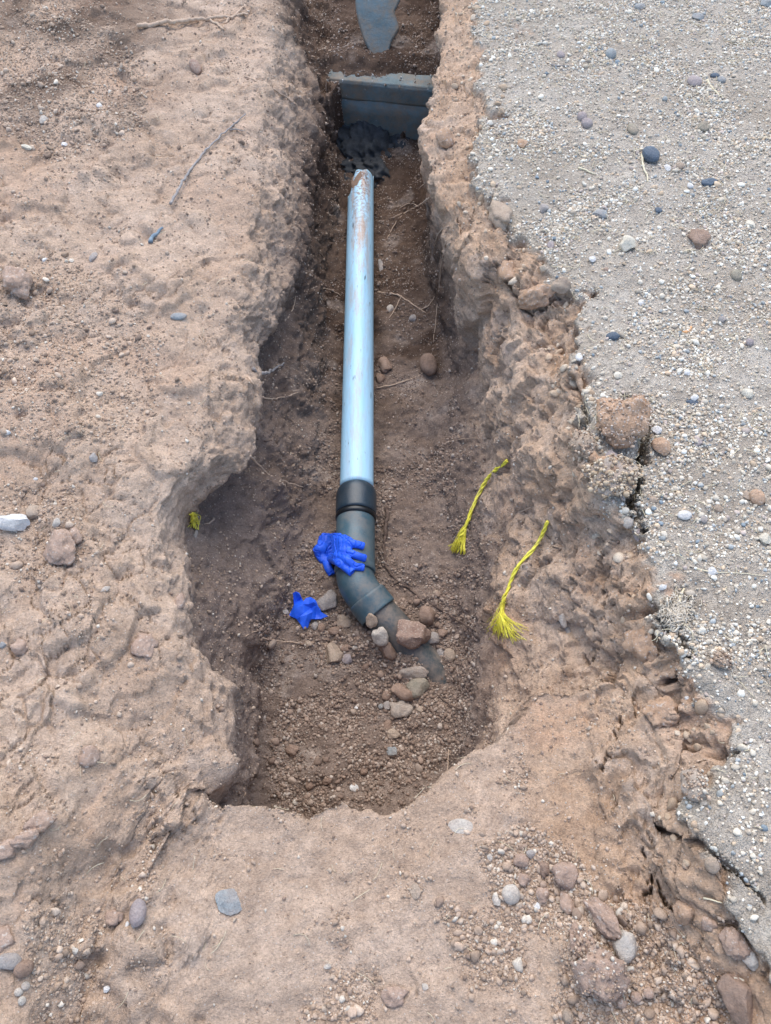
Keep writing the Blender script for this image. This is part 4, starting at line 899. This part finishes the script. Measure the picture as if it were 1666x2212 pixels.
RTH('stick',[(1190,142),(1230,144)],.003,M_twig,'short grey stick on the gravel near the top','stick')
RTH('stick',[(1465,1290),(1455,1275),(1452,1300),(1440,1312)],.004,M_straw,'bent dry stem rising from the whitish tuft','stick') if False else None
RTH('stick',[(1555,1745),(1600,1760)],.003,M_straw,'x','stick') if False else None
RTH('stick',[(1520,1940),(1560,1950)],.0022,M_straw,'pale straw at the lower right gravel rim above the oval clod','stick')
RTH('stick',[(1500,1228),(1540,1240),(1600,1235),(1650,1245)],.0016,M_straw,'long hair thin straw lying on the lower gravel','straw')
RTH('leaf',[(1478,722),(1486,714),(1492,707)],.006,wood_material('orange_leaf',(.55,.26,.10),(.70,.40,.2)),'small orange leaf curled on the middle of the gravel','leaf')

# ------------------------------------------------------------------ dry straw and grass bits on the gravel
def straws(name, n, W, lab, seed, rmin=.0005, rmax=.0011):
    r = np.random.default_rng(seed); E = (np.linalg.norm(np.cross(np.gradient(P, axis=0), np.gradient(P, axis=1)), axis=-1)*W).ravel()
    cdf = np.cumsum(E); k = np.searchsorted(cdf, r.random(n)*cdf[-1]); parts = []
    for q in k:
        ti, si = divmod(int(q), S); ti = min(max(ti, 2), T-3); si = min(max(si, 2), S-3); p = P[ti, si]; nn = Nn[ti, si]; nn = nn if nn[2] > 0 else -nn
        L = r.uniform(.012, .045); a = r.random()*2*PI; t = np.array([math.cos(a), math.sin(a), 0]); t -= nn*t.dot(nn); b = np.cross(nn, t); cv = r.normal()*.3
        s = np.linspace(-.5, .5, 5)[:, None]; pa = p+nn*.0035+t*L*s+b*L*cv*(s*s*2)+nn*r.uniform(0, .006)*(s+.5)
        parts.append(tri(*tube(pa, r.uniform(rmin, rmax), 3)))
    V, f = join(parts); o = link(name, mesh_np(name, V, f), M_straw, smooth=False); return tag(o, lab, 'straw', kind='stuff')
straws('dry_straw', 1500, view*m_grav*(.3+patch), 'bits of dry straw and grass scattered over the pale gravel', 9)
straws('dry_straw', 200, view*(m_ledge*.3+pe*(pr < 14.9)+m_bank*.15), 'few dry straw bits strewn over ledge and left bank', 10, .0004, .0008)

# ------------------------------------------------------------------ ropes
m, nt, b = new_mat('yellow_rope'); v = coords(nt); c = mix(nt, (.82, .72, .05), (.94, .86, .12), tnoise(nt, v, 60, 4, .6)); c = mix(nt, c, (.55, .43, .16), tnoise(nt, v, 22, 5, .7, .54, .74))
nt.links.new(c, b.inputs['Base Color']); b.inputs['Roughness'].default_value = .5; M_rope = m
def rope(pts, label, r=.0085, tails=(), fringe=(), seed=1, loop=0):
    rr = np.random.default_rng(seed); w = []
    for (u, v) in pts: p, n, _ = cast(u, v); w.append(tuple(p+n*(r*1.1+.004)))
    w = np.array(w); w[1:-1] = (w[:-2]+2*w[1:-1]+w[2:])/4; pa = resample(w, .0022); s = np.linspace(0, 1, len(pa)); Tt, A, B = frames(pa)
    e = empty('rope', tuple(pa.mean(0)), label, 'rope', 'yellow frayed ropes hanging on the clay wall'); Ltot = len(pa)*.0022
    for k in range(3):
        ph = k*2*PI/3+s*Ltot/.095*2*PI+1.1*np.sin(s*9+seed); hr = r*.52*(1+.25*np.sin(s*23+seed)); rad = r*.50*(1+.12*np.sin(s*31+k))
        hr = hr*(1+1.2*ss(.86, 1, s)); q = pa+hr[:, None]*(np.cos(ph)[:, None]*A+np.sin(ph)[:, None]*B)
        # each strand is ribbed like its yarns
        V, f, cp = tube(q, rad*(1-.5*ss(.94, 1, s)), 9); Vr = V[:len(q)*9].reshape(len(q), 9, 3); ctr = q[:, None]; rib = 1+.22*np.cos(np.arange(9)[None]*2*PI/3+s[:, None]*Ltot/.02*2*PI)
        V[:len(q)*9] = (ctr+(Vr-ctr)*rib[..., None]).reshape(-1, 3)
        V, t = tri(V, f, cp); link('strand', mesh_np('strand', shift_local(V, e), t), M_rope, e)
    parts = []
    for (a, b_, n_, spread, fr) in fringe:                                    # loose fibres from px a to px b
        for _ in range(n_):
            j = lambda: (rr.normal()*spread*.35, rr.normal()*spread*.35); u0, v0 = a; u1, v1 = b_; dx, dy = rr.normal()*spread, rr.normal()*spread*.6
            ms = []
            for t in (0, .35, .7, 1.):
                uu = u0+(u1-u0)*t+dx*t*t+rr.normal()*spread*.10; vv = v0+(v1-v0)*t+dy*t*t+rr.normal()*spread*.10
                p, n, _ = cast(uu, vv); ms.append(tuple(p+n*(.003+rr.random()*.012*(1-t*.3))))
            q = resample(np.array(ms), .008); parts.append(tri(*tube(q, fr*rr.uniform(.6, 1.3), 4)))
    V, t = join(parts); o = link('frayed_end', mesh_np('fray', shift_local(V, e), t), M_rope, e); return e
rope([(1093,996),(1086,1008),(1072,1020),(1058,1035),(1045,1062),(1030,1088),(1020,1110),(1010,1135),(1000,1158)], 'yellow twisted rope, upper left of the two hanging on the right wall, forked end', .0058,
     fringe=[((1012,1128),(984,1190),28,5,.0009),((1010,1140),(1001,1196),20,4,.0010),((1000,1160),(978,1188),14,8,.0005),((1015,1120),(998,1170),20,3,.001)], seed=3)
rope([(1191,1124),(1182,1142),(1172,1165),(1155,1185),(1138,1206),(1122,1228),(1108,1250),(1098,1280),(1090,1305)], 'yellow twisted rope, lower right of the two on the right wall, bushy frayed end', .0052,
     fringe=[((1090,1295),(1084,1362),34,8,.0007),((1086,1330),(1110,1376),34,12,.0006),((1088,1320),(1075,1372),30,13,.0005),((1092,1290),(1078,1350),40,20,.00035),((1095,1330),(1118,1362),20,10,.0005)], seed=5)
# tuft of the same fibre under the left lip
parts = []; rr = np.random.default_rng(4)
for _ in range(40):
    ms = []
    u0, v0 = 414+rr.normal()*3, 1108+rr.normal()*2; u1, v1 = 418+rr.normal()*5, 1136+rr.normal()*5
    for t in (0, .5, 1): p, n, _ = cast(u0+(u1-u0)*t+rr.normal()*3, v0+(v1-v0)*t); ms.append(tuple(p+n*(.003+rr.random()*.012)))
    parts.append(tri(*tube(resample(np.array(ms), .008), .0011, 4)))
V, t = join(parts); c = V.mean(0); o = link('rope_tuft', mesh_np('tuft', V-c, t), M_rope); o.location = c; tag(o, 'small tuft of yellow rope fibre in the hollow under the left lip', 'rope tuft')
# whitish fibrous tuft on the gravel rim
M_tuft = wood_material('dry_fibre', (.46, .38, .28), (.80, .72, .60)); parts = []
for _ in range(700):
    u0, v0 = 1462+rr.normal()*15, 1325+rr.normal()*13; a = rr.random()*2*PI; L = rr.uniform(3, 12); ms = []
    for t in (0, .33, .66, 1): p, n, _ = cast(u0+math.cos(a)*L*t+rr.normal()*3, v0+math.sin(a)*L*t+rr.normal()*3); ms.append(tuple(p+n*(.002+rr.random()*.010)))
    parts.append(tri(*tube(resample(np.array(ms), .01), rr.uniform(.0006, .0022), 3)))
V, t = join(parts); c = V.mean(0); o = link('dry_tuft', mesh_np('tuft', V-c, t), M_tuft); o.location = c; tag(o, 'whitish dry fibrous tuft on the broken gravel rim at mid right', 'dry tuft')
RTH('stick',[(1462,1312),(1468,1292),(1478,1272)],.005,M_straw,'stubby dry stem standing above the whitish tuft','stick')

# ------------------------------------------------------------------ gloves
m, nt, b = new_mat('blue_nitrile'); v = coords(nt)
nt.links.new(mix(nt, (.012, .085, .62), (.018, .12, .80), tnoise(nt, v, 30, 3, .5)), b.inputs['Base Color']); b.inputs['Roughness'].default_value = .48; b.inputs['Specular IOR Level'].default_value = .35
bump(nt, b, [(tnoise(nt, v, 55, 3, .5, 0, 1), .0022), (tnoise(nt, v, 400, 3, .6, 0, 1), .0006)]); M_glove = m
def remeshed(parts, vox, name):
    V, f = join(parts); me = mesh_np(name, V, f); o = bpy.data.objects.new(name, me); C.objects.link(o)
    md = o.modifiers.new('r', 'REMESH'); md.mode = 'VOXEL'; md.voxel_size = vox; md.use_smooth_shade = True
    sm = o.modifiers.new('s', 'SMOOTH'); sm.factor = .6; sm.iterations = 7
    dg = bpy.context.evaluated_depsgraph_get(); me2 = bpy.data.meshes.new_from_object(o.evaluated_get(dg)); bpy.data.objects.remove(o); return me2
def K(cx, cy): return (607.5+cx*.2188, 1084.7+cy*.2188)                        # close-up grid to sketch grid
def lay(cx, cy, lift): u, v = K(cx, cy); p, n, _ = cast(u, v, True); n = (n+Vector((0, -.25, .6))).normalized(); return np.array(p+n*lift), np.array(n)
parts = []
def finger(pts, r0, r1, cup=True):
    q = []; 
    for a in pts: q.append(lay(*a)[0])
    q = resample(np.array(q), .004); n = len(q); s = np.linspace(0, 1, n); rad = r0*(1-s)+r1*s
    rad = np.where(s > .93, rad*1.06, rad); Tt, A, B = frames(q)
    if cup:                                                                    # fingertip pushed inside: rolled rim with a hollow
        q = np.vstack([q, q[-1]+Tt[-1]*.0015, q[-1]-Tt[-1]*.001, q[-1]-Tt[-1]*.011]); rad = np.append(rad, [rad[-1]*.86, rad[-1]*.62, rad[-1]*.5])
        T2 = np.vstack([Tt, Tt[-1:], Tt[-1:], Tt[-1:]]); A2 = np.vstack([A, A[-1:], A[-1:], A[-1:]]); B2 = np.vstack([B, B[-1:], B[-1:], B[-1:]])
    else: A2, B2 = A, B
    k = 16; th = np.arange(k)*2*PI/k; up = np.array([0, -.35, .93])
    V = (rad[:, None, None]*(np.cos(th)[None, :, None]*A2[:, None]+np.sin(th)[None, :, None]*B2[:, None]))
    V = V-.38*(V@up)[..., None]*up+q[:, None]; nn = len(q); V = V.reshape(-1, 3); i = np.arange(nn-1)[:, None]*k; j = np.arange(k)[None]; j2 = (j+1) % k
    Fc = np.stack([i+j, i+j2, i+k+j2, i+k+j], -1).reshape(-1, 4); c0, c1 = len(V), len(V)+1; V = np.vstack([V, q[0], q[-1]]); j = np.arange(k)
    caps = np.vstack([np.stack([np.full(k, c0), (j+1) % k, j], -1), np.stack([np.full(k, c1), (nn-1)*k+j, (nn-1)*k+(j+1) % k], -1)])
    return np.vstack([V]), np.vstack([Fc[:, [0, 1, 2]], Fc[:, [0, 2, 3]], caps])
def pad(cx, cy, ru, rv, th, lift=.004):
    p, n = lay(cx, cy, lift); V, f = I2; n = Vector(n); x = (RT-n*RT.dot(n)).normalized(); y = n.cross(x)
    return V[:, :1]*ru*np.array(x)+V[:, 1:2]*rv*np.array(y)+V[:, 2:]*th*np.array(n)+p, f
r = .0118
parts += [finger([(600,400,.009),(690,415,.010),(760,430,.009),(808,442,.007)], r*1.15, r), finger([(600,480,.009),(690,515,.010),(760,545,.009),(826,566,.007)], r*1.1, r*.95),
          finger([(560,530,.009),(650,575,.010),(730,615,.009),(812,650,.007)], r*1.15, r*.98), finger([(500,560,.009),(570,600,.010),(640,650,.009),(704,702,.007)], r*1.1, r*.95),
          finger([(400,540,.009),(440,600,.010),(470,660,.009),(500,722,.007)], r*1.2, r*1.1),
          finger([(420,470,.009),(370,455,.011),(345,490,.007)], .018, .013, False), finger([(345,480,.006),(380,540,.008),(420,600,.009)], .011, .013, False)]
poly = [(400,350),(440,325),(560,325),(640,355),(700,385),(690,440),(650,520),(620,560),(560,575),(480,565),(430,590),(385,560),(350,490),(375,410)]
def inside(x, y):
    c = False
    for (x0, y0), (x1, y1) in zip(poly, poly[1:]+poly[:1]):
        if (y0 > y) != (y1 > y) and x < (x1-x0)*(y-y0)/(y1-y0)+x0: c = not c
    return c
V3c = I2
for gx in range(350, 720, 18):
    for gy in range(320, 600, 18):
        if inside(gx, gy):
            edge = sum(inside(gx+dx, gy+dy) for dx, dy in ((30, 0), (-30, 0), (0, 30), (0, -30), (22, 22), (-22, -22), (22, -22), (-22, 22)))/8
            parts.append(pad(gx, gy, .0105, .0105, .0045+.004*edge, .0035+.0045*edge))
me = remeshed(parts, .0017, 'glove'); co = np.empty(len(me.vertices)*3, np.float32); me.vertices.foreach_get('co', co); co = co.reshape(-1, 3)
wn = np.abs(noise(co*np.array([1, .45, 1])@np.array([[.8, .6, 0], [-.6, .8, 0], [0, 0, 1]]), .022, 3)); co[:, 2] += -.0038*ss(.11, 0, wn)+.0015*noise(co, .03, 4); c = co.mean(0)
me.vertices.foreach_set('co', (co-c).ravel()); me.update(); o = link('glove', me, M_glove); o.location = c
tag(o, 'blue disposable glove lying spread open on top of the dark elbow fitting', 'glove', 'blue disposable gloves')
# crumpled second glove: folded sheet
pts = [(112,925,.022),(145,912,.026),(182,918,.018),(205,965,.010),(222,1000,.014),(240,968,.012),(290,962,.014),(345,982,.016),(375,1040,.016),(400,1100,.010),(465,1130,.004),(400,1160,.004),(340,1168,.010),(300,1172,.014),(280,1205,.008),(262,1248,.004),(220,1258,.003),(198,1225,.010),(150,1165,.012),(88,1132,.003),(82,1118,.003),(100,1085,.008),(128,1030,.012),(120,975,.016),
       (165,985,.004),(185,1030,.020),(150,1080,.024),(215,1050,.026),(280,1030,.026),(330,1030,.034),(345,1045,.022),(310,1110,.022),(350,1120,.006),(230,1120,.020),(200,1170,.026),(240,1200,.016),(195,950,.024),(300,1075,.018),(270,1140,.024)]
V2 = [Vector(K(a, b_)) for a, b_, _ in pts]; nb = 24
res = delaunay_2d_cdt(V2, [], [list(range(nb))], 1, 1e-6); W = []
for q, src in zip(res[0], res[3]):
    h = pts[src[0]][2] if src else .01; p, n, _ = cast(q.x, q.y); W.append(p+(n*.3+Vector((0, 0, 1))).normalized()*(h*.8+.004))
bm = bmesh.new(); bv = [bm.verts.new(p) for p in W]
for f in res[2]:
    try: bm.faces.new([bv[i_] for i_ in f])
    except Exception: pass
bmesh.ops.recalc_face_normals(bm, faces=bm.faces[:])
bmesh.ops.subdivide_edges(bm, edges=bm.edges[:], cuts=3, use_grid_fill=True, smooth=.0)
bmesh.ops.triangulate(bm, faces=bm.faces[:])
for _ in range(1): bmesh.ops.smooth_vert(bm, verts=bm.verts[:], factor=.12, use_axis_x=True, use_axis_y=True, use_axis_z=True)
ret = bmesh.ops.extrude_face_region(bm, geom=bm.faces[:]); ev = [g for g in ret['geom'] if isinstance(g, bmesh.types.BMVert)]; bmesh.ops.translate(bm, verts=ev, vec=(0, 0, -.004)); bmesh.ops.recalc_face_normals(bm, faces=bm.faces[:])
c = sum(W, Vector())/len(W); bmesh.ops.translate(bm, verts=bm.verts[:], vec=-c); me = bpy.data.meshes.new('glove2'); bm.to_mesh(me); bm.free(); o = link('glove', me, M_glove); me.set_sharp_from_angle(angle=math.radians(32)); o.location = c
tag(o, 'blue disposable glove crumpled on the soil beside the grey wedge stone', 'glove', 'blue disposable gloves')
